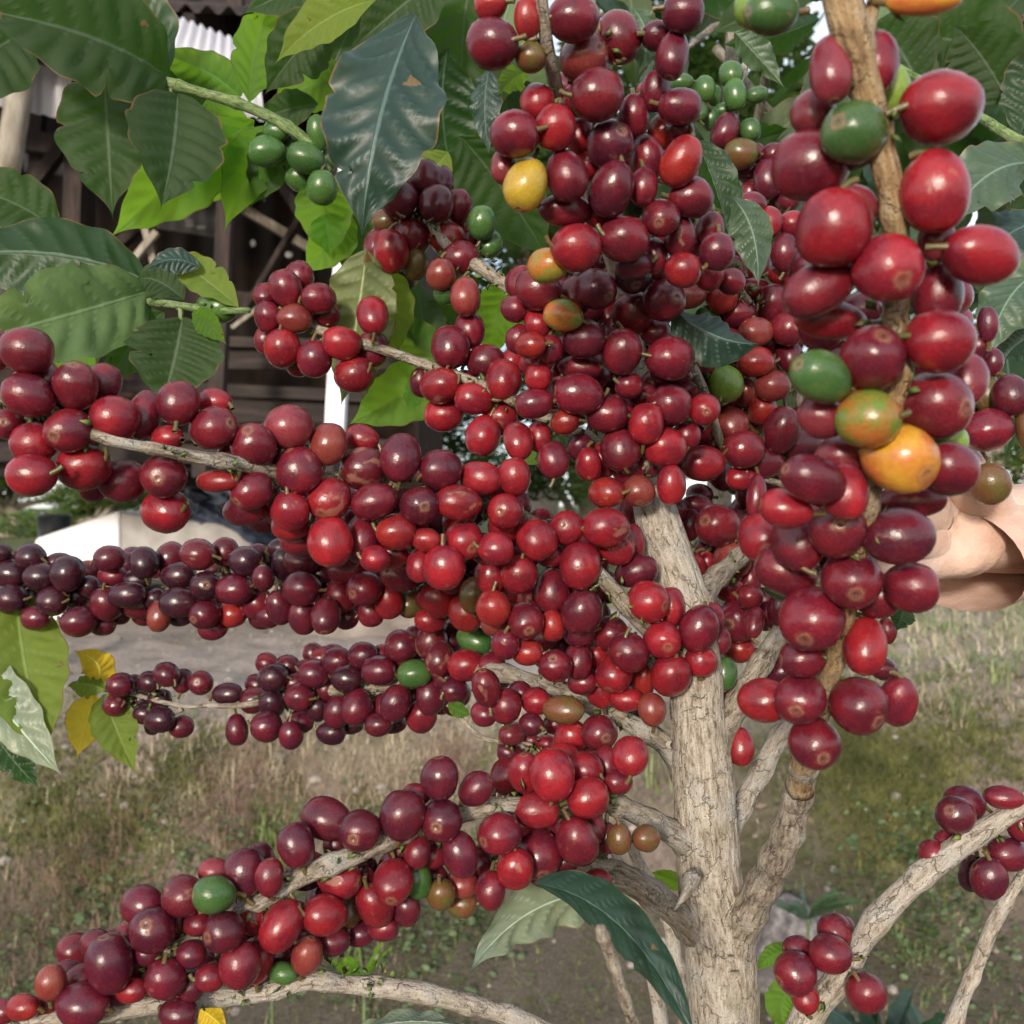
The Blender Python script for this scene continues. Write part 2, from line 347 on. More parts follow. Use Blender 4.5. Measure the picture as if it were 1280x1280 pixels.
def ground():
    xs = axis(-400, 400, -3.2, 3.4, .035); ys = axis(-300, 900, 1.9, 5.5, .035)
    V = []; A = []
    for y in ys:
        for x in xs:
            V.append((x, y, gz(x, y)))
    nx = len(xs); Fc = [(j * nx + i, j * nx + i + 1, (j + 1) * nx + i + 1, (j + 1) * nx + i) for j in range(len(ys) - 1) for i in range(nx - 1)]
    A = [(min(1, zone('moss', x, y) + zone('weed', x, y) * .8), zone('rust', x, y), zone('bare', x, y), 1) if abs(x) < 4 and 1.5 < y < 6 else (0, 0, 0, 1) for x, y, z in V]
    mb = MB(); mb.add(V, Fc, zones=A)
    m, t, b, o = mat('ground_soil')
    zs = N(t, 'ShaderNodeSeparateColor'); t.links.new(attr(t, 'zones').outputs['Color'], zs.inputs[0])
    g = N(t, 'ShaderNodeNewGeometry'); pos = g.outputs['Position']
    sp = N(t, 'ShaderNodeSeparateXYZ'); t.links.new(pos, sp.inputs[0]); X, Y, Z = sp.outputs
    big = noise_n(t, pos, .9, 5, .6); med = noise_n(t, pos, 5, 6, .65); fine = noise_n(t, pos, 42, 6, .7); vf = noise_n(t, pos, 170, 4, .7)
    soil = ramp(t, fine, [(.3, (.09, .068, .052)), (.5, (.22, .17, .135)), (.7, (.38, .31, .26))])
    pale = ramp(t, fine, [(.3, (.34, .28, .245)), (.5, (.54, .465, .42)), (.7, (.68, .61, .55))])
    moss = ramp(t, fine, [(.3, (.06, .062, .025)), (.5, (.14, .145, .05)), (.7, (.25, .25, .09))])
    rust = ramp(t, fine, [(.3, (.06, .045, .02)), (.6, (.155, .12, .045))])
    dry = ramp(t, vf, [(.3, (.20, .155, .11)), (.6, (.42, .35, .26))])
    # moss and dry litter on bank, pale dust on path
    pathm = math_n(t, 'MULTIPLY', ramp(t, math_n(t, 'MULTIPLY', Z, 1.), [(.70, 0.), (.80, 1.)]), ramp(t, math_n(t, 'MULTIPLY', Y, .1), [(.30, 0.), (.42, 1.), (.66, 1.), (.74, 0.)]))
    base = mix(t, ramp(t, med, [(.40, 0.), (.58, 1.)]), soil, moss)
    base = mix(t, ramp(t, noise_n(t, pos, 2.4, 4), [(.5, 0.), (.62, .8)]), base, rust)
    base = mix(t, ramp(t, noise_n(t, pos, 3.6, 5), [(.52, 0.), (.60, .8)]), base, dry)
    bare = ramp(t, noise_n(t, pos, 1.6, 5), [(.50, 0.), (.58, .85)])
    brk = ramp(t, fine, [(.35, .3), (.6, 1.)])
    base = mix(t, math_n(t, 'MULTIPLY', zs.outputs[0], brk), base, moss)
    base = mix(t, math_n(t, 'MULTIPLY', zs.outputs[1], brk), base, rust)
    soil_shade = math_n(t, 'MULTIPLY', ramp(t, math_n(t, 'ADD', Z, math_n(t, 'MULTIPLY', big, .5)), [(.52, 1.), (.76, 0.)]), .85)  # dark soil and overhang shade painted in, deepening towards the bank foot
    base = mix(t, bare, base, ramp(t, fine, [(.3, (.18, .13, .105)), (.6, (.37, .285, .24))]))
    bare = math_n(t, 'MAXIMUM', math_n(t, 'MULTIPLY', bare, .6), zs.outputs[2])
    base = mix(t, soil_shade, base, ramp(t, vf, [(.35, (.045, .038, .028)), (.55, (.10, .085, .065)), (.70, (.24, .21, .18))]))
    base = mix(t, math_n(t, 'MULTIPLY', pathm, ramp(t, med, [(.33, .35), (.5, 1.)])), base, pale)
    far = ramp(t, math_n(t, 'MULTIPLY', Y, .1), [(.70, 0.), (.95, 1.)])
    base = mix(t, far, base, ramp(t, med, [(.3, (.05, .075, .02)), (.7, (.17, .19, .06))]))
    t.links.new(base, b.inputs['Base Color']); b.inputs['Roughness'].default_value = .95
    h = math_n(t, 'ADD', math_n(t, 'MULTIPLY', fine, 1.), math_n(t, 'MULTIPLY', vf, .4)); bump(t, b, h, 1., .03)
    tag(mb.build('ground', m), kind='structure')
ground()

# ================================================================= grass (uncountable blades)
def grass():
    stops_g = [(.3, (.05, .09, .02)), (.7, (.17, .24, .06))]
    mg = simple('grass_green', [(.3, (.06, .10, .022)), (.5, (.15, .21, .06)), (.72, (.30, .34, .13))], 9, .6, 0)
    md = simple('grass_dry', [(.3, (.28, .23, .15)), (.5, (.50, .42, .29)), (.72, (.68, .60, .44))], 14, .7, 0)
    mr = simple('grass_reddish', [(.3, (.15, .08, .06)), (.5, (.29, .18, .14)), (.72, (.42, .30, .22))], 14, .7, 0)
    def blades(name, m, spots, label):
        mb = MB()
        for (x, y, n, sp, h, w, lean) in spots:
            for _ in range(n):
                bx = x + random.gauss(0, sp); by = y + random.gauss(0, sp); z = gz(bx, by) - .005
                a = random.uniform(0, 6.28); ln = h * random.uniform(.5, 1.3); l = lean * random.uniform(.3, 1.5)
                dx, dy = math.cos(a) * l * ln, math.sin(a) * l * ln
                sx, sy = -math.sin(a) * w, math.cos(a) * w
                V = []
                for k, tt in enumerate((0, .4, .75)):
                    cx = bx + dx * tt * tt; cy = by + dy * tt * tt; cz = z + ln * (tt - .35 * l * tt * tt)
                    ww = (1, .8, .45)[k]; V += [(cx - sx * ww, cy - sy * ww, cz), (cx + sx * ww, cy + sy * ww, cz)]
                V.append((bx + dx, by + dy, z + ln * (1 - .45 * l)))
                mb.add(V, [(0, 1, 3, 2), (2, 3, 5, 4), (4, 5, 6)])
        tag(mb.build(name, m), label, 'grass', kind='stuff')
    G, D, R = [], [], []
    def on(px, py, Y): v = P(px, py, Y); return v.x, v.y
    for _ in range(2600):                       # right grassy slope
        x = random.uniform(.9, 3.6); y = random.uniform(3.5, 7.5)
        (G if random.random() < .45 else D).append((x, y, 9, .06, random.uniform(.05, .12), .0024, 1.35))
    for _ in range(430):
        x = random.uniform(-2.2, 2.0); y = random.uniform(2.5, 3.7); 
        q = noise.noise(Vector((x * 1.3, y * 1.3, 4)))
        (G if q > -.02 else (R if q < -.18 else D)).append((x, y, 8, .04, .045, .0014, 1.3))
    for _ in range(260):                        # dry fringe on the crest of the bank
        x = random.uniform(-.9, .15); y = random.gauss(3.45, .12); D.append((x, y, 4, .035, .07, .0014, 1.0))
    for _ in range(60): D.append((random.uniform(-2., -.3), random.gauss(3.3, .15), 6, .04, .07, .0014, 1.0))
    for _ in range(60): R.append((random.gauss(-.75, .22), random.gauss(3.1, .12), 12, .03, .12, .0011, 1.1))
    for _ in range(35): R.append((random.gauss(-1.3, .12), random.gauss(2.9, .1), 12, .03, .12, .0011, 1.2))
    for _ in range(500): G.append((random.uniform(-6, 8), random.uniform(7.2, 10), 8, .15, .15, .006, .8))
    for _ in range(170): G.append((random.uniform(-2.2, 2.2), random.gauss(6.9, .15), 8, .06, .10, .004, .8))
    for _ in range(260): (D if random.random() < .6 else G).append((random.uniform(-1.8, 2.2), random.uniform(1.9, 2.7), 6, .06, .07, .0015, 1.2))
    def zs_(k): 
        c, r = random.choice(ZW[k]); return c.x + random.gauss(0, r * .6), c.y + random.gauss(0, r * .5)
    for _ in range(150): x, y = zs_('dry'); D.append((x, y, 12, .02, .085, .0014, 1.3))
    for _ in range(110): x, y = zs_('red'); R.append((x, y, 12, .03, .11, .0011, 1.4))
    for _ in range(260): x, y = zs_('weed'); G.append((x, y, 8, .03, .06, .0018, 1.2))
    for px, py in ((330, 1040), (345, 1065), (350, 1180), (390, 1190), (440, 1210), (820, 990), (1245, 860), (1200, 900), (1100, 800)):
        p = hit(px, py); G.append((p.x, p.y, 16, .02, .16, .0035, .9))
    blades('green_grass', mg, G, 'green grass growing over bank and slope')
    blades('dry_grass', md, D, 'dry straw coloured grass blades on bank and crest')
    blades('reddish_grass', mr, R, 'thin reddish dead grass stems matted on the bank')
    # small broad-leaved ground cover and moss tufts
    mw = simple('weed_leaf', [(.3, (.03, .05, .02)), (.5, (.08, .12, .05)), (.72, (.17, .22, .10))], 11, .5, 0)
    mm = simple('moss', [(.3, (.045, .055, .014)), (.5, (.10, .108, .03)), (.72, (.19, .19, .06))], 9, .9, 0)
    mb = MB(); mo = MB()
    for _ in range(2300):
        x = random.uniform(-2.1, 2.2); y = random.uniform(2.0, 3.7)
        if random.random() < .62: x, y = zs_('weed')
        elif noise.noise(Vector((x * 2, y * 2, 12))) < .1: continue
        z = gz(x, y)
        for k in range(4):
            a = random.uniform(0, 6.28); r = random.uniform(.005, .013); c = Vector((x + random.gauss(0, .02), y + random.gauss(0, .02), z + random.uniform(.005, .035)))
            q = Quaternion((math.cos(a), math.sin(a), 0), random.uniform(-.9, .9))
            V = [c + q @ Vector((r * math.cos(j * 1.0472) , r * .8 * math.sin(j * 1.0472), 0)) for j in range(6)]
            mb.add(V, [(0, 1, 2, 3, 4, 5)])
    for _ in range(34000):
        x = random.uniform(-2.2, 2.2); y = random.uniform(2.2, 3.8)
        if random.random() < .6: x, y = zs_('moss') if random.random() < .7 else zs_('rust')
        elif noise.noise(Vector((x * 1.6, y * 1.6, 30))) < .1: continue
        z = gz(x, y); a = random.uniform(0, 6.28); w = random.uniform(.002, .006); hh = random.uniform(.008, .028)
        mo.add([(x - w * math.cos(a), y - w * math.sin(a), z - .004), (x + w * math.cos(a), y + w * math.sin(a), z - .004), (x + random.gauss(0, .012), y + random.gauss(0, .012), z + hh)], [(0, 1, 2)])
    tag(mb.build('ground_cover', mw), 'small leafy weeds creeping over the bank', 'weeds', kind='stuff')
    tag(mo.build('moss', mm), 'yellow green moss tufts on the earth bank', 'moss', kind='stuff')
    ml_ = simple('litter_brown', [(.3, (.10, .06, .035)), (.5, (.24, .16, .10)), (.72, (.40, .30, .20))], 13, .85, .2, .003); lt = MB()
    for _ in range(420):
        x = random.uniform(-2.2, 2.2); y = random.uniform(2.1, 4.2) if random.random() < .8 else random.uniform(4.2, 6.5); z = gz(x, y) + .008
        a = random.uniform(0, 6.28); s = random.uniform(.012, .04); q = Quaternion((math.cos(a), math.sin(a), 0), random.uniform(-.5, .5)) @ Quaternion((0, 0, 1), a * 2)
        V = [Vector((x, y, z)) + q @ (Vector(v) * s) for v in ((-1, 0, .1), (-.4, .32, -.05), (.3, .34, .08), (1, 0, .25), (.3, -.3, .1), (-.4, -.3, 0), (0, 0, .12))]
        lt.add(V, [(0, 1, 6), (1, 2, 6), (2, 3, 6), (3, 4, 6), (4, 5, 6), (5, 0, 6)])
    tag(lt.build('leaf_litter', ml_), 'dry brown fallen leaves on bank and path', 'leaf litter', kind='stuff')
    # pebbles
    mp = simple('pebble', [(.3, (.12, .10, .09)), (.7, (.42, .38, .34))], 12, .9, .3, .004); mb = MB()
    bmx = bmesh.new(); bmesh.ops.create_icosphere(bmx, subdivisions=1, radius=1); iv = [v.co.copy() for v in bmx.verts]; iff = [tuple(v.index for v in f.verts) for f in bmx.faces]; bmx.free()
    for _ in range(1500):
        x = random.uniform(-2.2, 2.2); y = random.choice((random.uniform(1.9, 3.6), random.uniform(3.6, 6.5))); r = abs(random.gauss(0, .008)) + .003; z = gz(x, y)
        s = Vector((random.uniform(.7, 1.3), random.uniform(.7, 1.3), random.uniform(.5, .8))) * r
        mb.add([(x + v.x * s.x, y + v.y * s.y, z + v.z * s.z) for v in iv], iff)
    tag(mb.build('pebbles', mp, smooth=False), 'loose pebbles scattered on the soil', 'pebbles', kind='stuff')
grass()

def rock(name, c, r, label, group=None, seed=1.0):
    bm = bmesh.new(); bmesh.ops.create_icosphere(bm, subdivisions=5, radius=1)
    for v in bm.verts:
        d = 1 + .22 * noise.noise(v.co * 1.1 + Vector((seed, 0, 0))) + .08 * noise.noise(v.co * 3.5 + Vector((seed, 5, 0))) + .025 * noise.noise(v.co * 12)
        v.co = Vector((v.co.x * r[0], v.co.y * r[1], v.co.z * r[2])) * d
    me = bpy.data.meshes.new(name); bm.to_mesh(me); bm.free(); me.polygons.foreach_set('use_smooth', [True] * len(me.polygons))
    me.materials.append(M['rock']); o = bpy.data.objects.new(name, me); o.location = c; link(o); tag(o, label, 'rock', group); return o
M['rock'] = simple('rock_stone', [(.3, (.055, .05, .05)), (.5, (.14, .125, .125)), (.7, (.30, .28, .27))], 30, .9, .9, .012)
q = hit(985, 1215); rock('rock', (q.x, q.y - .02, q.z + .06), (.12, .11, .16), 'grey rounded rock lying behind the trunk at the foot of the bank', seed=2.)
q = P(1060, 1300, 2.2); rock('rock', (q.x, q.y, gz(q.x, q.y)), (.16, .12, .10), 'dark stone half buried at the bottom of the bank right of the trunk', seed=7.)

# ================================================================= shed
def shed():
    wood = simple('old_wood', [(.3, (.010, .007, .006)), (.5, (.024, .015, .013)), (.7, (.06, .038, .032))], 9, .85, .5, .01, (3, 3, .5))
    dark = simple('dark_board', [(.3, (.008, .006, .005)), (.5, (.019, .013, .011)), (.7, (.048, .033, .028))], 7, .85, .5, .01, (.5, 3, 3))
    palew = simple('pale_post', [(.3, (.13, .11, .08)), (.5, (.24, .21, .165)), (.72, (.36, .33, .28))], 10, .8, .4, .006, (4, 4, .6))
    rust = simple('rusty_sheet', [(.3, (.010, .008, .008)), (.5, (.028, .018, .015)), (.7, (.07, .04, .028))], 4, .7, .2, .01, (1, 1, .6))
    grey = simple('grey_sheet', [(.3, (.12, .12, .13)), (.7, (.26, .26, .27))], 4, .5, .2, .01)
    m, t, b, o = mat('clear_sheet'); b.inputs['Base Color'].default_value = (.85, .85, .88, 1); b.inputs['Roughness'].default_value = .35
    tr = N(t, 'ShaderNodeBsdfTranslucent'); tr.inputs[0].default_value = (.95, .95, 1, 1); mx = N(t, 'ShaderNodeMixShader'); mx.inputs[0].default_value = .6
    t.links.new(b.outputs[0], mx.inputs[1]); t.links.new(tr.outputs[0], mx.inputs[2]); t.links.new(mx.outputs[0], o.inputs[0]); clear = m
    white, tw, bw, ow = mat('white_paint'); bw.inputs['Roughness'].default_value = .5
    gw = N(tw, 'ShaderNodeNewGeometry'); tw.links.new(ramp(tw, noise_n(tw, gw.outputs['Position'], 9, 5), [(.3, (.55, .56, .6)), (.6, (.78, .79, .82))]), bw.inputs['Base Color'])
    root = thing('shed', 'dark open timber shed with rusty corrugated roof behind the left leaves', 'shed', (-1.6, 5, gz(-1.6, 5)))
    def corr(name, a, b_, c, d, m, n=60, amp=.018, thick=.004):
        """corrugated sheet: corners a->b along the waves' run direction count n; a-d other side"""
        a, b_, c, d = map(Vector, (a, b_, c, d)); nr = (b_ - a).cross(d - a).normalized(); mb = MB(); k = n * 6
        V = []
        for i in range(k + 1):
            s = i / k; off = nr * math.sin(s * n * 2 * math.pi) * amp
            V += [a.lerp(b_, s) + off, d.lerp(c, s) + off]
        mb.add(V, [(2 * i, 2 * i + 2, 2 * i + 3, 2 * i + 1) for i in range(k)]); o = mb.build(name, m, root)
        md = o.modifiers.new('thick', 'SOLIDIFY'); md.thickness = thick; return o
    # heights by pixel row at Y: z = 1.5-(py-640)/F*Y
    zb = P(0, 575, 5.6).z
    # back wall of corrugated iron with floor, side wall at the far right
    xl, xr = -5.5, P(535, 0, 5.6).x
    def wall_x(px, Y): return P(px, 0, Y).x
    corr('back_wall', (xl, 6.6, zb), (xr, 6.6, zb), (xr, 6.6, 5.2), (xl, 6.6, 5.2), rust, 26)
    corr('end_wall', (xr, 6.6, zb), (xr, 4.9, zb), (xr, 4.9, 3.9), (xr, 6.6, 4.7), rust, 18)
    # low slatted front: boards one over another
    for k, (dz, w_, tl) in enumerate(((405, .05, .02), (432, .11, -.04), (458, .06, .05), (492, .12, -.02), (520, .04, .03), (548, .10, -.03))):
        z = P(0, dz, 5.0).z
        mb = MB(); beam(mb, (P(268, 0, 5).x - 3.5, 5.0 + .06 * k, z + tl), (P(528, 0, 5).x, 5.0 + .06 * k, z - .10 - tl), .04, w_); mb.build('board', dark, root, False)
    # roof: dark sheets with clear ones among them
    def RZ(x, y): return 3.62 + (y - 4.2) * .50 + (x + 1.2) * -.05
    cells = [(-5.6, -3.1, rust), (-3.1, -2.35, clear), (-2.35, -1.72, rust), (-1.72, -1.1, rust), (-1.1, xr + .25, rust)]
    for (a, b_, mm) in cells:
        corr('roof_sheet', (a, 4.1, RZ(a, 4.1)), (b_, 4.1, RZ(b_, 4.1)), (b_, 7.0, RZ(b_, 7.0)), (a, 7.0, RZ(a, 7.0)), mm, int((b_ - a) / .085))
    # short clear gable sheets seen between the leaves
    corr('clear_panel', P(180, 110, 3.85), P(330, 150, 3.85), P(318, 58, 3.95), P(215, 18, 3.95), clear, 9, .012)
    corr('clear_panel', P(-80, 118, 4.3), P(88, 150, 4.3), P(88, -90, 4.3), P(-80, -90, 4.3), clear, 9, .012)
    corr('grey_panel', P(195, 285, 5.9), P(290, 300, 5.9), P(290, 250, 5.9), P(195, 235, 5.9), grey, 5, .008)
    corr('grey_panel', P(30, 215, 5.9), P(110, 222, 5.9), P(110, 192, 5.9), P(30, 185, 5.9), grey, 5, .008)
    def post(pts, r, m, name='post', w=None):
        mb = MB()
        if w: beam(mb, pts[0], pts[1], w, w); return mb.build(name, m, root, False)
        tube(mb, catmull([(Vector(p), r) for p in pts], 8), 12, .08, 6, .45, .12); return mb.build(name, m, root)
    ya = 4.2
    tp = P(25, 105, ya); post([(tp.x + .02, ya, tp.z + .6), tp, P(8, 215, ya), (P(-14, 400, ya)), (P(-60, 900, ya).x, ya, gz(P(-60, 900, ya).x, ya) - .1)], .052, palew, 'bamboo_post')
    for px, pb, Y, w in ((100, 90, 4.8, .085), (116, 108, 4.9, .045), (292, 276, 4.6, .07), (52, 36, 5.3, .06), (190, 178, 6.2, .06)):
        a = P(px, 60, Y); c = P(pb, 400, Y); d = (c - a); e = a + d * ((zb - a.z) / d.z); a = a - d * .5
        post([a, e], 0, wood, 'post', w)
    a = P(432, 300, 4.4); c = P(419, 540, 4.4); d = c - a; post([a - d * .5, a + d * ((zb + .02 - a.z) / d.z)], 0, white, 'white_post', .082)
    def bm_(a, b_, w, h, m=wood, nm='brace'):
        mb = MB(); beam(mb, a, b_, w, h); mb.build(nm, m, root, False)
    bm_(P(150, 345, 4.7), P(196, 290, 4.7), .03, .03, palew); bm_(P(198, 350, 4.75), P(180, 280, 4.75), .03, .03, palew)
    bm_(P(290, 410, 5.0), P(330, 380, 5.0), .02, .02, palew)
    bm_(P(20, 260, 4.9), P(150, 90, 4.9), .06, .06); bm_(P(120, 330, 5.3), P(300, 180, 5.3), .07, .05); bm_(P(330, 200, 5.1), P(480, 420, 5.1), .06, .05); bm_(P(150, 170, 5.6), P(420, 330, 5.6), .08, .05, palew); bm_(P(430, 180, 5.0), P(300, 400, 5.4), .035, .035); bm_(P(-200, 150, 5.2), P(560, 240, 5.2), .07, .1, wood, 'tie_beam')
    bm_(P(-260, 40, 4.15), P(600, 90, 4.15), .08, .12, wood, 'eave_beam')
    bm_(P(-200, 330, 5.4), P(560, 400, 5.4), .06, .09, wood, 'tie_beam')
    for i, px in enumerate(range(-140, 560, 64)):
        x = P(px, 0, 5).x; bm_((x, 4.12, RZ(x, 4.12) - .06), (x, 6.9, RZ(x, 6.9) - .06), .045, .07, wood, 'rafter')
    mb = MB(); box(mb, ((xl + xr) / 2, 6.1, zb - .03), (xr - xl, 1.2, .05)); mb.build('floor_deck', wood, root, False)
    for x_ in (P(100, 0, 4.8).x, P(285, 0, 4.8).x, P(420, 0, 4.6).x, P(190, 0, 5.5).x):
        mb = MB(); box(mb, (x_, 5.5, zb - .10), (.06, 2.3, .08)); mb.build('joist', wood, root, False)
    stone = simple('pier_stone', [(.3, (.10, .085, .075)), (.5, (.20, .17, .15)), (.72, (.33, .29, .26))], 5, .9, .5, .02)
    for (pa, pb_, Y) in ((385, 560, 5.6), (205, 260, 6.9)):
        a = P(pa, 0, Y).x; c = P(pb_, 0, Y).x; g0 = min(gz(a, Y), gz(c, Y)) - .1; mb = MB()
        V = [(a, Y, g0), (c, Y, g0), (c, Y + .7, g0), (a, Y + .7, g0), (a, Y, zb - .057), (c - .22, Y, zb - .057), (c - .22, Y + .7, zb - .057), (a, Y + .7, zb - .057)]
        mb.add(V, [(0, 3, 2, 1), (4, 5, 6, 7), (0, 1, 5, 4), (1, 2, 6, 5), (2, 3, 7, 6), (3, 0, 4, 7)]); mb.build('pier', stone, root, False)
    hole = MB()  # pale sheet discs stand in for bright sky through nail holes
    for (px, py, w, h) in ((54, 220, 5, 3), (92, 218, 9, 5), (51, 247, 6, 5), (236, 276, 10, 4), (237, 281, 10, 4), (251, 284, 12, 4), (316, 304, 6, 8), (361, 318, 9, 7), (282, 290, 5, 3), (84, 163, 5, 4), (250, 250, 4, 2), (330, 250, 3, 3), (345, 232, 3, 3), (440, 330, 5, 5), (60, 300, 4, 3), (240, 330, 4, 3), (370, 262, 4, 4)):
        c = P(px, py, 5.85); s = 5.85 / F
        V = [c + Vector((math.cos(a) * w * s * .55, 0, math.sin(a) * h * s * .6)) for a in [k * math.pi / 4 for k in range(8)]]
        V2 = [v + Vector((0, .004, 0)) for v in V]
        hole.add(V + V2, [tuple(range(8)), tuple(range(15, 7, -1))] + [(k, (k + 1) % 8, 8 + (k + 1) % 8, 8 + k) for k in range(8)])
    o = hole.build('sky_hole_disc', clear, root, False)
shed()

# ================================================================= concrete tank, tarpaulin, barrel
def tank():
    conc = simple('concrete', [(.3, (.26, .245, .235)), (.5, (.36, .345, .335)), (.72, (.46, .45, .44))], 6, .9, .3, .01)
    whit = simple('sunlit_concrete', [(.3, (.80, .83, .88)), (.7, (.88, .90, .94))], 5, .8, .2, .01)  # glare of the sunlit tank face put into a white colour
    root = thing('concrete_tank', 'low concrete tank with sloping side coloured white for sunlight standing beyond the path', 'tank', (-2.3, 6.6, gz(-2.3, 6.6)))
    def prism(name, front, Y0, depth, m):
        fr = [P(x, y, Y0) for x, y in front]; bk = [v + Vector((0, depth, 0)) for v in fr]; n = len(fr); mb = MB()
        mb.add(fr + bk, [tuple(range(n)), tuple(range(2 * n - 1, n - 1, -1))] + [(k, n + k, n + (k + 1) % n, (k + 1) % n) for k in range(n)])
        o = mb.build(name, m, root, False); md = o.modifiers.new('bev', 'BEVEL'); md.width = .02; md.segments = 3; return o
    prism('sunlit_side', [(-60, 790), (149, 790), (149, 638), (140, 641), (44, 673), (40, 688), (-60, 740)], 6.50, 1.4, whit)
    prism('grey_wall', [(149.5, 790), (368, 790), (352, 706), (338, 688), (305, 664), (292, 656), (200, 648), (149.5, 640)], 6.52, 1.5, conc)
tank()
def tarp():
    m, t, b, o = mat('tarp_blue'); g = N(t, 'ShaderNodeNewGeometry')
    t.links.new(ramp(t, noise_n(t, g.outputs['Position'], 7, 5), [(.35, (.012, .018, .035)), (.5, (.03, .045, .09)), (.62, (.06, .09, .16)), (.72, (.5, .52, .55))]), b.inputs['Base Color']); b.inputs['Roughness'].default_value = .45
    bm = bmesh.new(); bmesh.ops.create_icosphere(bm, subdivisions=5, radius=1)
    for v in bm.verts:
        c = v.co.copy(); d = 1 + .35 * noise.noise(c * 1.6 + Vector((3, 1, 0))) + .16 * noise.noise(c * 5) + .05 * noise.noise(c * 13)
        v.co = Vector((c.x * .42, c.y * .38, c.z * .17)) * d
        v.co.z -= .22 * v.co.x
    me = bpy.data.meshes.new('tarpaulin'); bm.to_mesh(me); bm.free(); me.polygons.foreach_set('use_smooth', [True] * len(me.polygons)); me.materials.append(m)
    o = bpy.data.objects.new('tarpaulin', me); o.location = P(300, 648, 6.9); o.rotation_euler = (0, .25, 0); link(o); tag(o, 'crumpled dark blue tarpaulin heaped on top of the concrete tank', 'tarpaulin')
tarp()
def barrel():
    m, t, b, o = mat('black_plastic'); b.inputs['Base Color'].default_value = (.018, .022, .028, 1); b.inputs['Roughness'].default_value = .4
    root = thing('barrel', 'small black barrel standing behind the sunlit side of the tank', 'barrel', P(68, 700, 8.4))
    c = P(68, 662, 8.4); prof = [(0, -.42), (.12, -.42), (.128, -.36), (.128, -.1), (.134, -.09), (.128, -.08), (.13, .1), (.137, .115), (.13, .13), (.12, .13), (.118, .05), (0, .05)]
    mb = MB(); n = 28; V = [(c.x + r * math.cos(2 * math.pi * k / n), c.y + r * math.sin(2 * math.pi * k / n), c.z + z) for r, z in prof for k in range(n)]
    mb.add(V, [(i * n + k, i * n + (k + 1) % n, (i + 1) * n + (k + 1) % n, (i + 1) * n + k) for i in range(len(prof) - 1) for k in range(n)])
    mb.build('barrel_body', m, root)
    mw, tw, bw, ow = mat('white_pipe'); bw.inputs['Base Color'].default_value = (.7, .7, .7, 1); mb = MB()
    tube(mb, [(P(53, 700, 8.3), .012), (P(53, 641, 8.3), .012)], 10, 0); mb.build('pipe', mw, root)
barrel()

# ================================================================= far trees and bushes
def leaf_blob(mb, c, r, n, ls):
    """leaf-sized faces spread through an uneven crown volume"""
    c = Vector(c)
    for _ in range(n):
        d = Vector((random.gauss(0, 1), random.gauss(0, 1), random.gauss(0, 1))).normalized()
        rr = random.uniform(.35, 1) ** .5 * (1 + .3 * noise.noise(d * 2 + c))
        p = c + Vector((d.x * r[0], d.y * r[1], d.z * r[2])) * rr
        a = random.uniform(0, 6.28); q = Quaternion(d.cross(Vector((0, 0, 1.01))).normalized(), random.uniform(-.6, .9)) @ Quaternion((0, 0, 1), a)
        s = ls * random.uniform(.6, 1.4)
        V = [p + q @ Vector(v) * s for v in ((-1, 0, 0), (-.3, .38, .06), (.5, .3, .03), (1, 0, -.12), (.5, -.3, .03), (-.3, -.38, .06))]
        mb.add(V, [(0, 1, 2, 3, 4, 5)])
def far_leaf(name, c0, c1):
    m, t, b, o = mat(name); g = N(t, 'ShaderNodeNewGeometry')
    col = ramp(t, noise_n(t, g.outputs['Position'], 1.6, 5, .7), [(.3, c0), (.7, c1)])
    t.links.new(col, b.inputs['Base Color']); b.inputs['Roughness'].default_value = .5
    tr = N(t, 'ShaderNodeBsdfTranslucent'); t.links.new(mix(t, 1., col, (2.2, 2.6, 1.2), 'MULTIPLY'), tr.inputs[0])
    mx = N(t, 'ShaderNodeMixShader'); mx.inputs[0].default_value = .3; t.links.new(b.outputs[0], mx.inputs[1]); t.links.new(tr.outputs[0], mx.inputs[2]); t.links.new(mx.outputs[0], o.inputs[0]); return m
M['far1'] = far_leaf('far_leaf_dark', (.022, .045, .018), (.075, .12, .035)); M['far2'] = far_leaf('far_leaf_light', (.05, .085, .025), (.16, .21, .06))
def far_tree(x, y, h, w, m, label, group, n=5000, ls=.06, bushy=False):
    z = gz(x, y); root = thing('bush' if bushy else 'tree', label, 'bush' if bushy else 'tree', (x, y, z), group)
    tb = MB(); top = Vector((x, y, z + h * (.35 if bushy else .55)))
    tube(tb, catmull([(Vector((x, y, z - .1)), w * .05 + .02), (Vector((x + .05 * w, y, z + h * .25)), w * .04 + .015), (top, w * .03 + .01)], 6), 10, .1, 3)
    cents = []
    for k in range(9 if not bushy else 7):
        a = random.uniform(0, 6.28); rr = w * random.uniform(.15, .42); cz = z + h * (random.uniform(.2, .8) if bushy else random.uniform(.45, .88))
        c = Vector((x + rr * math.cos(a), y + rr * math.sin(a), cz)); cents.append(c)
        tube(tb, catmull([(Vector((x, y, z + h * .15 + random.random() * h * .25)), w * .02 + .008), ((top + c) / 2, w * .012 + .006), (c, .006)], 5), 7, .1, 3)
    tb.build('trunk', M['bark_branch'], root)
    cb = MB()
    for c in cents + [Vector((x, y, z + h * .8))]:
        leaf_blob(cb, c, (w * random.uniform(.18, .3), w * random.uniform(.18, .3), h * random.uniform(.12, .2)), n // (len(cents) + 1), ls)
    cb.build('crown', m, root)
far_tree(-4.6, 11, 1.0, 1.9, M['far2'], 'light green bush beyond the tank at the left edge', 'bushes beyond the path', 4500, .05, True)
far_tree(-3.3, 12, .8, 1.8, M['far1'], 'darker green bush just behind the black barrel', 'bushes beyond the path', 4500, .05, True)
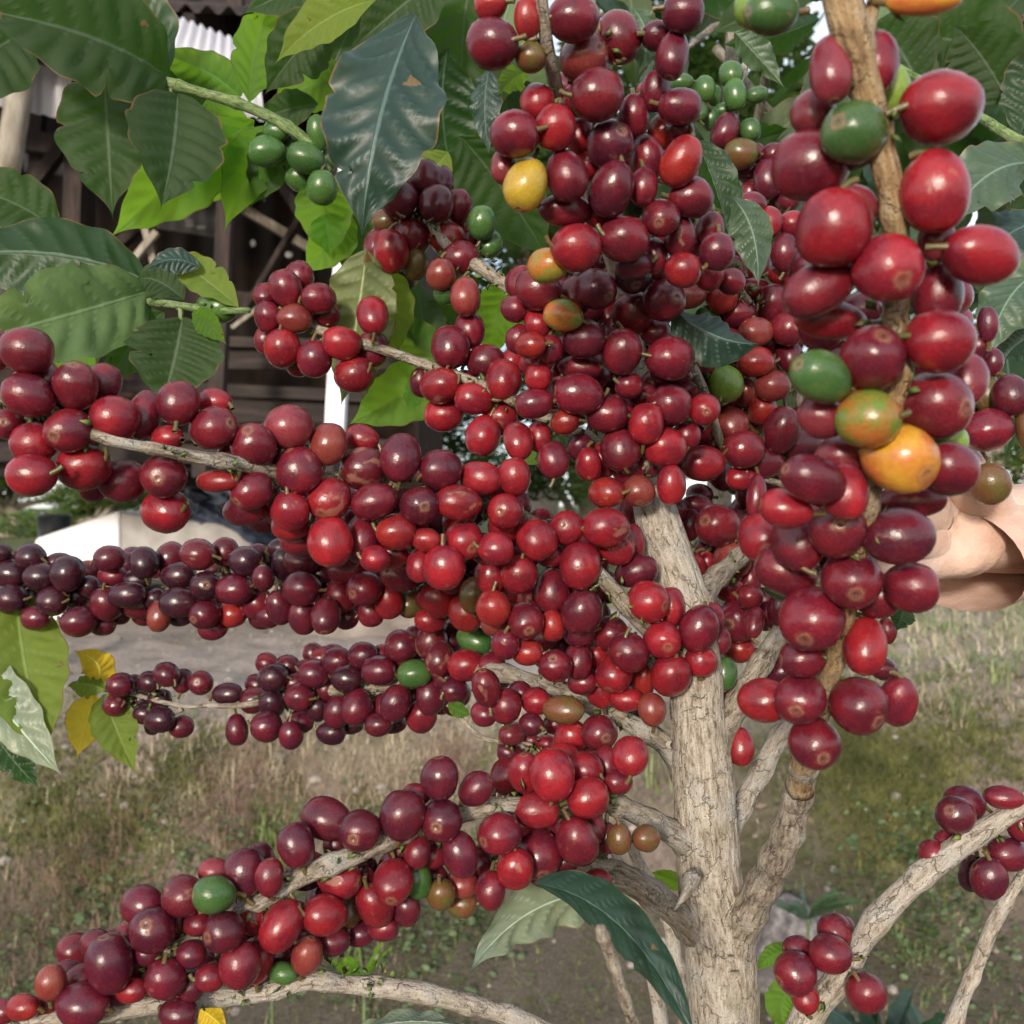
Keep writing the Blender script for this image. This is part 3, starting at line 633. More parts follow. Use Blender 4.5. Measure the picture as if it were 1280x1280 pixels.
far_tree(-6.6, 13, 1.1, 2.2, M['far2'], 'pale bush farthest left beyond the path', 'bushes beyond the path', 4000, .06, True)
far_tree(-1.9, 10.5, 1.5, 1.7, M['far1'], 'dark bush behind the tarpaulin heap', 'bushes beyond the path', 4500, .05, True)
far_tree(-.7, 9.5, 2.0, 1.6, M['far1'], 'dark bush seen between the cherry clusters left of the trunk', 'bushes beyond the path', 5000, .05, True)
far_tree(.6, 9, 2.6, 2.0, M['far1'], 'tall dark bush directly behind the upper trunk', 'bushes beyond the path', 6500, .05, True)
far_tree(2.2, 8.5, 2.9, 2.3, M['far1'], 'broad dark bush behind the right cherry clusters', 'bushes beyond the path', 7500, .05, True)
far_tree(4.4, 9.5, 2.9, 2.6, M['far2'], 'light green bush at the top of the grassy slope right', 'bushes beyond the path', 6500, .06, True)
far_tree(3.4, 14, 7.5, 5.0, M['far1'], 'tall dark tree rising behind the upper right leaves', 'trees behind the field', 9000, .13)
far_tree(.4, 15, 7.0, 5.0, M['far1'], 'tall tree behind the middle of the coffee plant', 'trees behind the field', 9000, .13)
# ================================================================= cherry table
# each group: origin x, y and scale of its survey square, depths (m) at its four corners, then u v w h angle colour [n nu nv]
# colours: r bright red, d dark red, k purple black, K black, o orange red, g green, G light green, y yellow, m half ripe, v olive, b brownish, p pinkish, s scarred dark, t scarred red
CH = []
def grp(tree, x0, y0, sc, dep, pri, txt):
    for row in txt.replace('\n', ';').split(';'):
        q = row.split()
        if not q: continue
        u, v, w, h = map(float, q[:4]); ang = float(q[4]); c = q[5]; nav = None; f = 0
        r = q[6:]
        if r and r[0] == 'n': nav = ((float(r[1]) - u) / sc, (float(r[2]) - v) / sc); r = r[3:]
        if r and r[0] == 'F': f = 2 if c == 'm' and w > 250 else 1
        px, py = x0 + u / sc, y0 + v / sc
        fx, fy = min(1.1, max(-.1, u / 1280)), min(1.1, max(-.1, v / 1280))
        Y = (dep[0] * (1 - fx) + dep[1] * fx) * (1 - fy) + (dep[2] * (1 - fx) + dep[3] * fx) * fy
        if pri == 3: w *= 1.07; h *= 1.07
        if pri == 1: w *= .98; h *= .98
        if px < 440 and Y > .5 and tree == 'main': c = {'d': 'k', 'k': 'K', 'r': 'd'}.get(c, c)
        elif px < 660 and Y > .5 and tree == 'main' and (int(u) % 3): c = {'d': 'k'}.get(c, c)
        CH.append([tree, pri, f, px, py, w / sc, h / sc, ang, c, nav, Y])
Z = 1280 / 340.
# --- near right stem
grp('main', 940, 0, Z, (.235, .235, .24, .24), 0, '''90 60 240 200 0 g; 30 35 150 130 0 G; 810 0 330 140 0 Y; 885 510 355 330 0 r; 860 900 300 350 -10 r; 1070 1200 340 260 5 r
480 625 290 270 0 g n 375 610 F; 370 330 190 310 0 p; 580 300 150 260 0 d; 290 540 170 190 0 p; 275 780 340 320 20 d; 385 1075 330 340 0 r; 470 970 170 140 20 p
655 440 110 150 0 G; 635 1260 320 300 0 r n 655 1345; 870 1130 110 130 0 p''')
grp('main', 940, 320, Z, (.245, .245, .26, .26), 0, '''315 150 340 240 -18 d; 370 300 330 180 8 r; 870 170 230 300 0 d; 565 485 270 300 0 d n 570 400; 880 400 300 290 0 r
325 570 310 230 25 g n 195 520 F; 550 770 270 270 0 m F; 690 950 345 300 12 Y n 760 1030 F; 855 700 310 320 0 d n 940 725; 1005 580 160 200 0 p; 925 1000 250 250 0 d
290 1050 310 220 12 d; 330 760 200 170 15 p; 160 1190 190 150 10 r; 750 1150 300 160 0 d; 440 1110 130 200 0 r; 420 940 200 170 0 p; 930 870 110 110 0 G''')
grp('main', 940, 640, Z, (.28, .27, .33, .32), 0, '''400 85 290 230 5 d n 370 55; 690 115 310 260 0 k; 220 140 240 260 0 d; 160 280 280 220 25 d; 470 310 290 240 15 d n 445 375; 585 390 190 215 0 d n 645 405
750 355 250 235 0 d n 860 350; 280 500 270 310 10 d n 215 585; 530 630 190 260 10 r; 240 690 170 150 0 d; 500 905 260 260 0 d n 555 965; 685 890 170 235 0 d
225 880 240 225 0 d n 178 915; 55 885 220 205 0 r; 295 1085 225 240 0 d n 300 1130 F; 50 120 130 180 0 r n 45 170''')
# --- other cherries behind the right stem
grp('main', 940, 640, Z, (.45, .45, .45, .45), 4, '''150 750 170 140 0 k; 620 740 130 100 15 k; 635 560 50 80 0 d; 70 490 90 140 20 d; 130 460 110 150 0 k; 10 520 90 150 20 d; -10 400 90 90 0 d''')
grp('right', 940, 320, Z, (.365, .35, .365, .35), 4, '''1110 820 220 190 -10 d; 1220 660 165 190 0 k; 1120 1075 175 185 -20 v F; 1290 820 90 190 0 v; 1100 640 130 180 0 v; 1130 500 100 130 0 k; 1110 320 90 160 0 k; 1040 740 90 160 0 k; 950 800 120 160 0 d; 1060 440 90 120 0 k''')
grp('main', 940, 320, Z, (.47, .47, .45, .45), 4, '''90 230 140 190 0 d; 150 350 140 150 0 k n 190 345; 40 360 120 130 0 b; 40 500 120 140 10 o; 120 480 110 140 0 v; 95 610 150 140 0 b; 50 710 130 150 20 o; 180 470 60 110 0 d; -10 640 110 110 0 b
230 880 190 150 5 k; 140 830 150 200 20 d; 65 970 140 165 0 r; 20 1130 90 200 0 d; 70 1290 150 150 0 r; 230 760 120 110 0 k; 260 1230 150 120 0 d; 340 1250 170 130 0 r''')
# --- top stem
grp('main', 600, 0, Z, (.31, .32, .33, .37), 1, '''50 20 150 140 0 o; 60 205 240 235 10 d; 225 85 130 190 0 o; 440 85 230 220 0 d; 650 180 220 235 0 d; 490 275 215 235 0 b n 555 270 F; 550 450 240 240 0 d F; 240 270 140 140 0 v
270 480 160 170 0 r; 165 630 225 215 0 d F; 355 600 190 200 0 r F; 110 785 120 160 0 p; 215 870 200 250 18 y F; 410 830 195 240 -10 d; 610 680 205 230 0 k n 655 650; 700 650 140 200 0 d
785 745 160 205 0 d; 860 620 140 155 0 o; 945 760 180 235 20 o; 725 545 140 180 0 d; 825 430 140 180 0 k; 940 500 200 165 0 k; 905 260 155 225 0 k; 955 60 190 190 0 k; 830 170 120 120 0 k
620 890 200 250 15 k; 400 990 240 150 10 d; 725 945 125 170 10 g; 855 1025 150 200 0 d n 830 1070; 990 930 205 190 0 d; 940 1115 145 180 0 d; 1085 1075 120 140 0 d; 450 1165 225 220 0 r
675 1125 225 220 0 d; 320 1250 190 170 0 m; 820 1205 130 160 0 d; 1115 1185 160 170 0 k; 720 1240 170 140 0 k; 955 1270 165 165 0 r; 1070 1270 140 130 0 r; 950 610 80 70 0 k; 470 640 80 120 0 r
500 780 110 120 0 r; 560 1000 120 120 0 r; 770 880 80 120 0 d; 1020 1130 80 90 0 d; 450 470 110 120 0 d''')
grp('back', 840, 0, 2.909, (.60, .60, .60, .60), 5, '''120 325 75 90 0 g; 215 270 85 90 0 g; 230 345 80 110 0 g; 190 405 80 60 0 g; 195 475 95 125 15 k; 285 475 75 80 0 g; 250 560 120 110 0 v; 265 620 100 70 0 k; 310 345 80 60 -20 g; 260 495 50 60 0 g
350 650 100 140 0 k; 280 715 80 100 0 d; 355 800 80 90 0 r; 100 405 60 80 0 g; 415 640 90 100 0 k; 430 800 80 90 0 k; 35 300 80 60 0 g; 370 560 80 80 0 k; 310 560 50 60 0 k; 300 740 80 80 0 d; 420 720 90 100 0 k; 380 730 70 70 0 d
150 355 60 80 0 g; 60 420 60 80 0 g; 140 430 50 70 0 g''')
# --- right middle cluster
grp('main', 820, 250, 3.658, (.46, .48, .45, .47), 3, '''440 415 150 110 0 r; 370 520 150 130 0 d; 320 540 90 100 0 d; 455 605 145 125 0 b; 600 590 140 150 0 d n 630 590; 530 480 125 165 0 d; 455 740 150 130 0 o; 555 725 100 120 0 v; 610 715 60 110 0 d; 530 850 140 130 0 b
410 885 105 115 0 b; 485 960 120 125 0 o; 315 840 145 165 -30 G F; 235 550 90 95 0 g; 345 1025 140 155 0 b; 590 240 120 155 0 k; 580 340 100 80 0 r; 520 100 110 125 0 r; 650 240 70 100 0 k; 575 1050 150 190 15 d
665 1120 190 140 0 k; 400 1140 165 165 0 d; 490 1195 170 150 0 d; 215 1205 180 150 5 r F; 430 20 130 100 0 d; 620 110 110 110 0 r; 300 210 170 180 0 k; 330 320 130 130 0 d; 300 440 135 145 0 o; 390 1275 90 60 0 r
160 610 60 80 0 v; 225 960 120 160 0 r n 215 970; 265 1110 120 150 0 d; 140 1070 120 130 0 r; 170 880 110 110 0 d; 215 850 100 120 0 r; 140 440 150 110 0 b; 330 640 90 90 0 r; 440 1010 90 110 0 v; 330 950 80 80 0 g; 480 520 80 110 0 k; 620 640 90 90 0 k''')
grp('main', 600, 320, Z, (.38, .40, .42, .43), 1, '''330 70 190 170 10 m; 275 160 215 195 10 d; 545 155 190 200 0 k n 600 205; 450 190 160 190 0 d; 720 90 170 175 0 K n 730 150; 825 40 120 150 0 d; 720 265 195 205 0 d n 760 245; 865 210 200 200 0 d n 910 215
950 80 150 170 0 r; 1080 85 135 150 0 r; 390 280 185 150 12 m F; 275 315 135 140 0 r; 165 250 120 120 10 d; 240 420 140 130 0 o; 180 390 120 130 20 d; 490 390 195 190 0 k; 400 455 130 160 0 d; 350 510 120 130 0 r
670 450 180 205 0 d; 830 360 140 130 0 d; 895 480 220 210 0 d; 900 560 190 120 0 k; 465 650 225 190 5 d; 470 525 200 120 0 d; 595 745 195 175 0 d; 275 570 105 110 0 r; 345 600 70 90 0 r; 255 695 175 140 0 d; 400 780 130 120 0 o
180 870 135 185 -5 r; 280 850 110 140 0 r; 345 960 145 170 0 d; 470 900 110 120 0 k; 780 790 165 190 5 r F; 900 700 195 190 0 d; 870 900 195 190 -10 r; 975 840 125 130 0 r; 660 910 185 190 0 d; 570 970 140 160 0 r; 510 980 90 140 0 r
745 1105 160 150 0 b n 745 1165 F; 600 1115 165 150 0 o; 900 1075 135 185 0 r; 1055 720 130 170 0 r n 1050 740; 1180 120 90 90 0 d; 700 610 90 90 0 d; 780 660 100 90 0 d; 540 560 140 120 0 d; 820 600 120 120 0 d; 380 640 120 140 0 d
430 330 120 130 0 r; 330 440 110 120 0 d; 700 1000 150 160 0 d; 800 980 120 130 0 k; 660 720 130 140 0 d; 250 500 90 90 0 r''')
# --- big left branch
grp('main', 0, 320, Z, (.335, .36, .335, .37), 1, '''125 445 230 215 0 d; -15 440 80 140 0 d; 135 655 235 200 10 d n 20 600; 35 790 130 170 0 d n 60 790; 220 580 120 130 0 d; 355 610 200 235 0 d n 375 520; 490 595 160 180 0 d; 540 765 215 210 0 r; 680 750 160 225 0 d
325 820 225 190 -5 d n 300 855 F; 160 880 200 200 0 r; 150 1030 225 200 0 r; 400 990 240 225 -15 r; 575 1060 215 200 -15 d; 770 1035 205 210 0 d n 780 1050 F; 785 1200 235 210 0 r; 840 690 195 200 0 d; 1010 690 160 140 0 r
1005 810 240 200 15 d n 1105 790; 1195 895 190 225 0 d n 1190 830; 1020 1060 200 110 5 o; 1185 1100 210 185 -10 d n 1130 1160; 1160 1190 230 160 -10 d; 790 860 120 100 0 r; 1090 930 90 100 0 r; 440 1080 110 130 0 d; 90 620 110 100 0 d''')
grp('main', 320, 320, Z, (.37, .40, .37, .39), 1, '''155 805 215 210 0 p; 50 900 150 240 0 d; 340 885 180 195 10 b; 500 860 160 135 15 r; 205 1010 210 215 0 d; 505 1000 205 205 0 s; 680 950 190 225 0 k; 865 1005 190 190 -10 k; 555 1155 215 170 -12 d; 345 1145 205 210 0 t n 320 1210
160 1200 175 185 0 r; 40 1130 160 200 0 d; 770 1175 185 185 0 k n 800 1180; 950 1160 215 165 12 t F; 1055 1045 195 160 10 r; 1150 1080 130 170 0 r; 1215 1040 150 175 0 r; 1175 1200 165 170 0 r n 1150 1200 F; 650 1260 160 110 0 o; 480 1230 120 100 0 d; 950 1250 150 110 0 r''')
grp('main', 320, 640, Z, (.37, .385, .40, .40), 1, '''350 140 205 235 0 r F; 500 120 160 235 0 d; 660 95 180 175 0 o; 800 130 120 95 10 o; 980 130 190 170 0 r n 1020 170; 1130 170 160 160 0 r; 885 260 200 205 0 r F; 200 130 160 160 0 d; 165 60 180 150 0 r
620 200 200 130 0 r; 1100 295 150 150 0 r; 770 250 90 140 0 r; 560 220 130 130 0 r; 720 210 120 110 0 d; 740 40 120 110 0 d; 420 210 120 120 0 d''')
grp('main', 600, 640, Z, (.39, .41, .42, .42), 1, '''120 70 170 155 0 r n 110 35; 265 130 190 205 10 r n 310 215; 410 75 165 165 0 r n 390 60; 590 75 215 190 0 r; 470 250 190 225 0 r F; 640 170 170 160 0 r; 720 150 110 180 0 d; 735 280 200 150 -8 k; 790 420 200 195 10 r n 860 435 F
900 440 120 175 0 r; 860 600 168 185 0 r n 870 625 F; 1030 550 190 215 10 d F; 1090 500 100 150 0 d; 1040 700 145 150 0 r; 900 765 190 205 0 r F; 185 290 175 180 0 t; 50 300 150 160 0 r; 340 370 165 200 0 d; 235 400 110 130 0 r
60 450 160 165 0 o; 215 510 150 195 0 d n 230 550; 340 535 120 145 0 o; 75 530 120 100 0 b; 480 470 195 215 15 k; 465 570 140 130 0 k; 610 570 175 165 0 d; 700 660 185 190 0 d F; 550 680 125 130 0 r; 630 760 170 185 -10 r n 600 830
770 800 100 170 0 o; 570 830 150 175 0 r; 690 880 150 120 0 r; 810 930 130 150 0 b; 120 620 130 145 0 d; 225 660 145 130 0 o; 355 725 160 150 0 d n 340 680; 460 700 130 170 0 d; 480 800 120 110 0 d
1120 600 100 110 0 d; 330 200 120 110 0 d; 540 330 130 100 0 d; 180 180 120 110 0 d; 20 180 130 130 0 d; 470 380 100 90 0 k; 280 460 90 90 0 d''')
grp('main', 600, 640, Z, (.42, .44, .41, .43), 2, '''390 930 195 130 8 v n 480 935 F; 265 890 130 125 0 r; 120 915 145 155 0 d; 30 830 130 180 0 d; 20 950 120 120 0 d; 190 850 90 90 0 k; 560 1040 165 175 0 d n 585 1045; 430 1060 155 165 0 r; 710 1130 165 175 0 r
600 1150 120 170 0 d; 650 1230 120 150 0 d; 360 1000 100 80 0 d; 1150 760 115 150 0 g; 1150 815 90 90 0 d; 1225 1105 125 165 0 r; 500 1130 130 120 0 d; 240 1000 80 80 0 k''')
grp('main', 600, 640, Z, (.47, .47, .47, .47), 3, '''1120 65 210 165 0 d n 1045 40; 1250 130 130 175 0 r; 1190 220 160 170 0 b; 1000 280 110 165 0 r; 1065 260 100 135 0 r; 1170 360 120 120 0 r; 1215 510 180 205 0 d n 1150 520; 1215 640 140 130 0 o; 1070 170 100 100 0 k; 980 60 110 140 0 k
1240 440 110 110 0 d; 1270 330 100 140 0 d; 300 1115 10 10 0 r; 900 -10 130 120 0 d; 1020 -30 130 100 0 k; 690 20 90 160 0 p''')
grp('main', 600, 640, Z, (.50, .50, .50, .50), 3, '''150 1045 112 100 0 p; 240 1075 75 65 0 p; 310 1090 85 75 0 r; 140 1130 112 92 0 k''')
# --- dark middle left branch
grp('main', 0, 640, Z, (.57, .53, .57, .53), 3, '''145 210 125 118 0 k; 40 225 90 80 0 k; 55 290 132 122 0 k; 190 305 132 122 0 k; 315 290 142 150 0 k; 55 410 136 132 0 K; 250 420 132 132 0 k; 160 420 115 130 0 k; 170 500 125 105 0 d; 360 400 112 100 0 k n 345 365; 370 515 142 135 0 d F
480 530 112 95 0 d; 500 430 135 140 0 d; 595 390 160 115 5 K F; 515 220 122 118 0 d; 530 300 115 70 0 r; 680 240 122 138 -15 k; 640 320 122 95 0 k; 650 440 145 115 0 d; 750 490 102 132 0 b; 840 300 145 120 0 k; 800 210 122 130 20 d
840 425 162 135 0 k; 850 490 115 75 0 k; 935 200 148 140 0 s; 965 350 136 126 0 K n 990 340; 1060 190 118 122 0 s; 1155 230 142 130 0 k; 1210 200 100 95 0 d; 1225 310 106 102 0 d; 1105 365 158 136 0 d; 1095 480 122 118 0 o
965 480 132 120 0 d n 930 500; 1000 550 122 95 0 r; 1205 430 142 132 0 r; 1265 235 70 80 0 k; -5 190 80 60 0 k; 280 240 90 60 0 k; 1110 280 120 100 0 k; 730 410 90 90 0 k; 1230 500 100 90 0 d; 560 480 90 90 0 d; 680 490 70 60 0 d; 420 350 80 80 0 k''')
grp('main', 320, 640, Z, (.52, .46, .52, .46), 3, '''680 295 170 150 0 d n 630 270; 430 270 170 120 0 d; 510 360 155 142 0 d n 465 380 F; 400 395 140 142 0 r; 215 360 155 152 0 d; 215 230 150 130 0 d; 130 240 100 140 0 k; 120 170 80 65 0 k; 35 310 88 102 0 d F
15 430 95 132 0 r; 110 450 112 152 -10 d; 220 490 120 155 0 d; 330 485 122 172 -8 d n 330 560; 540 470 112 125 0 d; 625 420 122 152 0 r; 730 430 122 132 0 v n 690 450; 425 500 85 82 0 d; 855 410 152 162 0 r; 820 510 130 110 0 r
1025 390 125 150 15 v F; 990 470 150 165 0 o; 1110 450 168 160 0 r; 1130 540 130 95 0 b; 60 490 90 90 0 d; 300 290 110 100 0 d; 560 300 110 110 0 d; 320 390 90 90 0 d; 600 350 90 90 0 d; 800 400 90 100 0 d; 920 330 110 110 0 d''')
# --- slim left branch
grp('main', 320, 640, Z, (.56, .48, .56, .48), 3, '''1030 605 162 122 18 g F; 685 630 142 142 0 d; 825 610 135 155 0 s; 920 590 95 132 0 d; 865 690 122 145 0 s F; 745 760 146 122 0 g F; 720 700 132 112 0 d; 580 745 146 132 0 d; 505 675 122 122 0 d; 380 700 132 122 0 d; 430 785 136 122 0 k F
270 760 132 122 0 d; 150 725 102 98 0 d; 80 780 126 122 0 k; 205 870 122 122 0 d; 330 825 92 110 0 d; 290 930 92 102 0 k; 75 900 112 122 0 K; 10 870 70 112 0 d; 50 1010 132 132 0 d; 165 1050 102 122 0 d; 210 990 112 95 0 d
355 1040 124 102 0 k; 385 940 115 145 15 d; 475 920 132 152 0 d; 575 1000 115 102 0 k; 655 900 132 155 15 d; 600 930 92 140 0 k; 640 990 112 75 0 k; 780 960 132 140 0 d; 820 860 122 165 0 d; 935 840 115 112 0 d; 990 720 152 142 0 r F
1060 830 142 142 0 d n 1040 850; 1170 630 132 142 0 d; 1050 945 112 115 0 d; 1170 920 142 145 0 r; 1220 830 90 135 0 k; 600 665 70 50 0 d; 745 600 50 80 0 d; 190 800 95 70 0 d; 1250 660 80 100 0 o; 120 840 90 80 0 d; 500 840 100 100 0 d; 740 880 90 110 0 k; 890 780 90 90 0 d; 290 860 80 80 0 d; 1110 720 110 110 0 d; 1100 880 90 90 0 k; 440 1000 80 60 0 k''')
grp('main', 0, 640, Z, (.59, .57, .59, .57), 3, '''565 815 106 106 0 d; 540 910 106 96 0 d; 635 850 92 86 0 d; 705 800 106 96 0 k; 785 765 112 106 10 d; 860 795 86 100 0 d; 945 805 106 106 0 d n 945 790; 1070 855 132 92 -5 K; 665 885 86 86 0 k; 750 880 106 92 0 k
680 950 100 92 0 k; 755 975 126 118 0 k; 855 1010 100 98 0 d; 1115 1025 94 132 0 d; 1195 885 118 112 0 d; 1245 1010 132 132 0 d; 1262 780 92 122 0 d; 1265 890 80 100 0 k; 1205 810 65 62 0 d; 630 795 50 40 0 d; 720 1000 50 60 0 k''')
# --- outer clusters upper middle
grp('main', 320, 320, Z, (.47, .46, .47, .45), 3, '''140 155 140 165 -10 d; 205 95 122 125 0 d; 45 185 102 112 0 d; 60 290 118 132 0 d; 185 295 142 126 0 b F; 295 200 142 132 0 d; 335 280 110 102 0 d; 45 395 90 112 0 d; 125 435 152 162 0 r; 275 485 142 152 0 d; 200 505 90 92 0 d
405 410 162 142 8 r F; 550 280 132 172 -12 r; 545 440 142 152 0 d; 465 555 162 162 0 r; 915 430 168 178 0 d; 1005 350 132 155 0 d; 1080 495 162 142 -8 d; 1165 585 152 178 0 r F; 775 595 92 122 0 k; 870 610 172 158 0 r F; 885 745 162 152 0 r
1025 670 160 142 8 r; 1150 755 152 162 0 r n 1140 800; 1070 845 152 172 20 r; 1225 870 122 182 0 r; 1215 500 130 120 0 r; 755 50 100 110 0 v; 870 85 122 132 0 b; 985 190 132 162 0 b; 895 175 70 70 0 g; 1200 240 122 122 0 d; 1245 130 130 150 0 d
100 240 80 80 0 d; 250 280 70 70 0 d; 980 600 90 90 0 d; 1110 650 90 90 0 d; 1220 720 90 90 0 d; 400 -10 10 10 0 d''')
grp('main', 320, 0, Z, (.48, .48, .48, .48), 3, '''795 845 148 166 0 k; 675 935 158 162 0 k; 880 850 92 132 0 k; 850 960 152 162 0 k; 950 970 122 142 0 d; 735 1105 155 172 0 d F; 900 1125 152 142 0 o; 965 1215 152 150 0 d; 635 1185 152 176 -8 r F; 570 1160 112 152 0 d
750 1245 110 130 0 v; 620 1040 120 80 0 v; 1060 1050 122 142 0 g; 1100 1150 112 122 0 g; 970 1060 70 90 0 r; 760 950 80 90 0 k; 1000 1130 60 60 0 d''')
# --- lower left branch
grp('main', 320, 940, Z, (.345, .37, .345, .38), 1, '''865 125 178 200 0 k; 1035 175 178 150 -40 k; 690 295 215 222 0 k; 875 320 202 182 0 k n 855 325 F; 755 200 90 70 0 d; 330 315 235 195 12 k; 490 370 184 212 0 k n 475 378 F; 190 440 168 202 -18 k; 380 430 90 100 0 d
960 480 165 212 -12 k F; 1145 385 202 192 0 d n 1070 405; 1220 550 172 192 0 r; 1105 650 138 172 0 d; 840 480 124 132 0 d n 800 490; 760 470 100 125 0 d; 690 465 90 90 0 k; 840 600 125 140 0 d; 870 670 115 125 0 v; 970 620 125 115 0 b; 970 710 122 112 0 v
1050 530 110 130 0 k; 395 600 202 178 5 t F; 645 610 165 212 -5 t n 645 665 F; 560 720 172 222 -15 t; 755 600 142 182 -12 g; 440 740 110 145 0 v; 320 765 202 190 20 r F; 120 815 190 242 18 r F; 515 590 60 70 0 d
710 740 95 112 0 k; 600 820 110 95 0 d; 480 850 110 85 0 k; 260 845 145 112 0 k; 95 950 185 145 0 k; 240 960 105 185 15 b; 350 890 150 95 0 k; 85 590 135 135 0 d; 10 540 80 175 0 k; -10 780 110 130 0 r; 0 980 70 155 0 r; 130 1040 92 55 0 g; 405 840 90 100 0 d''')
grp('main', 600, 940, Z, (.37, .40, .37, .41), 1, '''265 275 205 162 5 r F; 505 215 192 190 0 r; 90 390 190 202 0 d n 15 405; 455 415 200 232 -15 d F; 275 475 202 225 0 d n 290 540; 165 560 172 192 0 r; 590 405 95 125 0 d; 530 360 90 125 0 d; 50 655 138 172 0 d; 550 610 115 95 0 r
650 140 115 105 0 d; 400 510 90 90 0 k; 300 590 90 50 0 d; 655 410 80 95 0 v; 780 405 115 115 0 v; 340 110 205 235 0 r F; 210 100 150 195 0 r; 490 85 182 172 0 r; 710 20 165 175 0 r; 600 60 130 160 0 d; 390 20 110 90 0 r; 380 330 90 120 0 d; 170 340 100 90 0 r''')
grp('main', 0, 940, Z, (.34, .34, .34, .34), 1, '''1150 565 190 212 0 k; 1010 560 115 95 0 p; 1010 670 202 172 0 g n 920 660 F; 1270 590 90 145 0 d; 865 680 192 192 0 s; 720 840 215 208 0 k n 720 780 F; 670 720 192 182 0 k; 840 790 115 165 0 d; 930 810 90 80 0 d; 1055 845 195 192 0 k n 1000 840 F
1130 1000 190 215 0 d; 1270 830 110 155 0 r; 1260 930 110 155 0 d; 990 1060 135 125 0 d; 780 1065 182 195 0 d; 900 1100 110 115 0 k; 650 980 135 185 0 d; 600 870 80 95 0 d; 515 995 218 272 -12 k F; 455 900 150 132 0 k; 390 1070 155 135 0 d; 390 1190 240 202 0 k F
240 1085 135 155 0 b; 320 1030 90 60 0 k; 230 1180 135 115 0 d; 110 1200 145 105 0 o; 20 1220 90 80 0 d; 620 1120 155 115 0 r; 840 1230 165 95 0 k; 700 940 110 110 0 k; 560 1130 110 90 0 d; 900 950 90 90 0 k''')
# --- lower right stem
grp('lower', 940, 940, Z, (.40, .40, .39, .40), 1, '''960 295 182 172 0 k n 905 255 F; 1000 240 182 165 0 k; 1185 215 172 112 5 d; 850 480 122 125 0 d; 915 425 80 80 0 d; 1040 570 125 175 0 K; 1115 595 165 192 0 k F; 1200 480 182 162 0 k; 1265 350 100 112 0 d; 940 390 65 60 0 k
370 950 182 175 0 d; 390 850 155 160 0 d; 430 865 80 145 0 d; 215 925 135 110 0 d; 205 1040 192 192 0 d n 120 1065 F; 250 1160 120 130 0 r; 535 1130 182 192 -25 d''')
# --- green berries upper left
grp('leafy', 320, 0, Z, (.55, .55, .55, .55), 3, '''50 715 155 130 0 g; 235 745 158 132 15 g; 210 835 125 122 0 g; 310 885 128 142 0 g; 95 620 115 95 0 g; 290 625 90 150 0 g; 330 755 70 115 0 g; 160 665 60 55 0 g''')
grp('leafy', 320, 0, Z, (.62, .62, .62, .62), 5, '''985 330 142 165 0 v''')
grp('leafyb', 0, 320, Z, (.50, .50, .50, .50), 3, '''1020 245 182 130 5 g''')
# ================================================================= cherries
PAL = {'r': ((.28, .013, .020), (.16, .010, .020)), 'd': ((.170, .011, .021), (.095, .009, .020)), 'k': ((.066, .008, .020), (.115, .009, .020)), 'K': ((.026, .007, .015), (.050, .008, .017)),
       'o': ((.28, .022, .017), (.19, .013, .017)), 'g': ((.038, .105, .026), (.06, .13, .03)), 'G': ((.15, .27, .035), (.20, .30, .05)), 'y': ((.40, .27, .030), (.34, .21, .025)),
       'Y': ((.52, .27, .028), (.46, .13, .035)), 'm': ((.42, .13, .03), (.13, .22, .03)), 'v': ((.10, .085, .022), (.14, .055, .022)), 'b': ((.21, .042, .032), (.18, .024, .024)),
       'p': ((.20, .028, .038), (.14, .016, .026)), 's': ((.09, .010, .018), (.12, .010, .018)), 't': ((.24, .013, .020), (.15, .010, .018))}
RINGS = [0, .04, .07, .10, .14, .19, .26, .36, .5, .68, .9, 1.12, 1.36, 1.6, 1.84, 2.1, 2.34, 2.58, 2.8, 2.98, 3.1]
def cherry_shape(c, axis, ra, rb, seg=20, amp=1.0, seed=0.):
    """ovoid fruit with a flat calyx disc and raised rim at its tip; returns verts, faces, t, unit"""
    q = Vector(axis).to_track_quat('Z', 'Y'); V = []; T = []; U = []
    for i, t in enumerate(RINGS):
        s, co = math.sin(t), math.cos(t)
        z = co * (1 - .035 * math.exp(-(t / .35) ** 2)); r = s ** .94 if s > 0 else 0
        if t < .3: z += .016 * math.exp(-((t - .15) / .035) ** 2) - .018 * math.exp(-(t / .05) ** 2)
        r *= 1 + .03 * co
        for k in range(seg):
            a = 2 * math.pi * k / seg
            u = Vector((r * math.cos(a), r * math.sin(a), z))
            w = u * (1 + .075 * amp * noise.noise(u * .9 + Vector((seed, seed * .7, 0))) + .022 * noise.noise(u * 2.6 + Vector((seed, 3, 0))))
            w.x *= 1.0; w.y *= .97
            V.append(c + q @ Vector((w.x * rb, w.y * rb, w.z * ra))); T.append(t / 3.1416); U.append(u)
    n = len(RINGS); Fc = [(i * seg + k, (i + 1) * seg + k, (i + 1) * seg + (k + 1) % seg, i * seg + (k + 1) % seg) for i in range(n - 1) for k in range(seg)]
    Fc.append(tuple(range(seg))); Fc.append(tuple(range((n - 1) * seg, n * seg))[::-1])
    return V, Fc, T, U
BR_PTS = {}     # tree -> list of points on branches
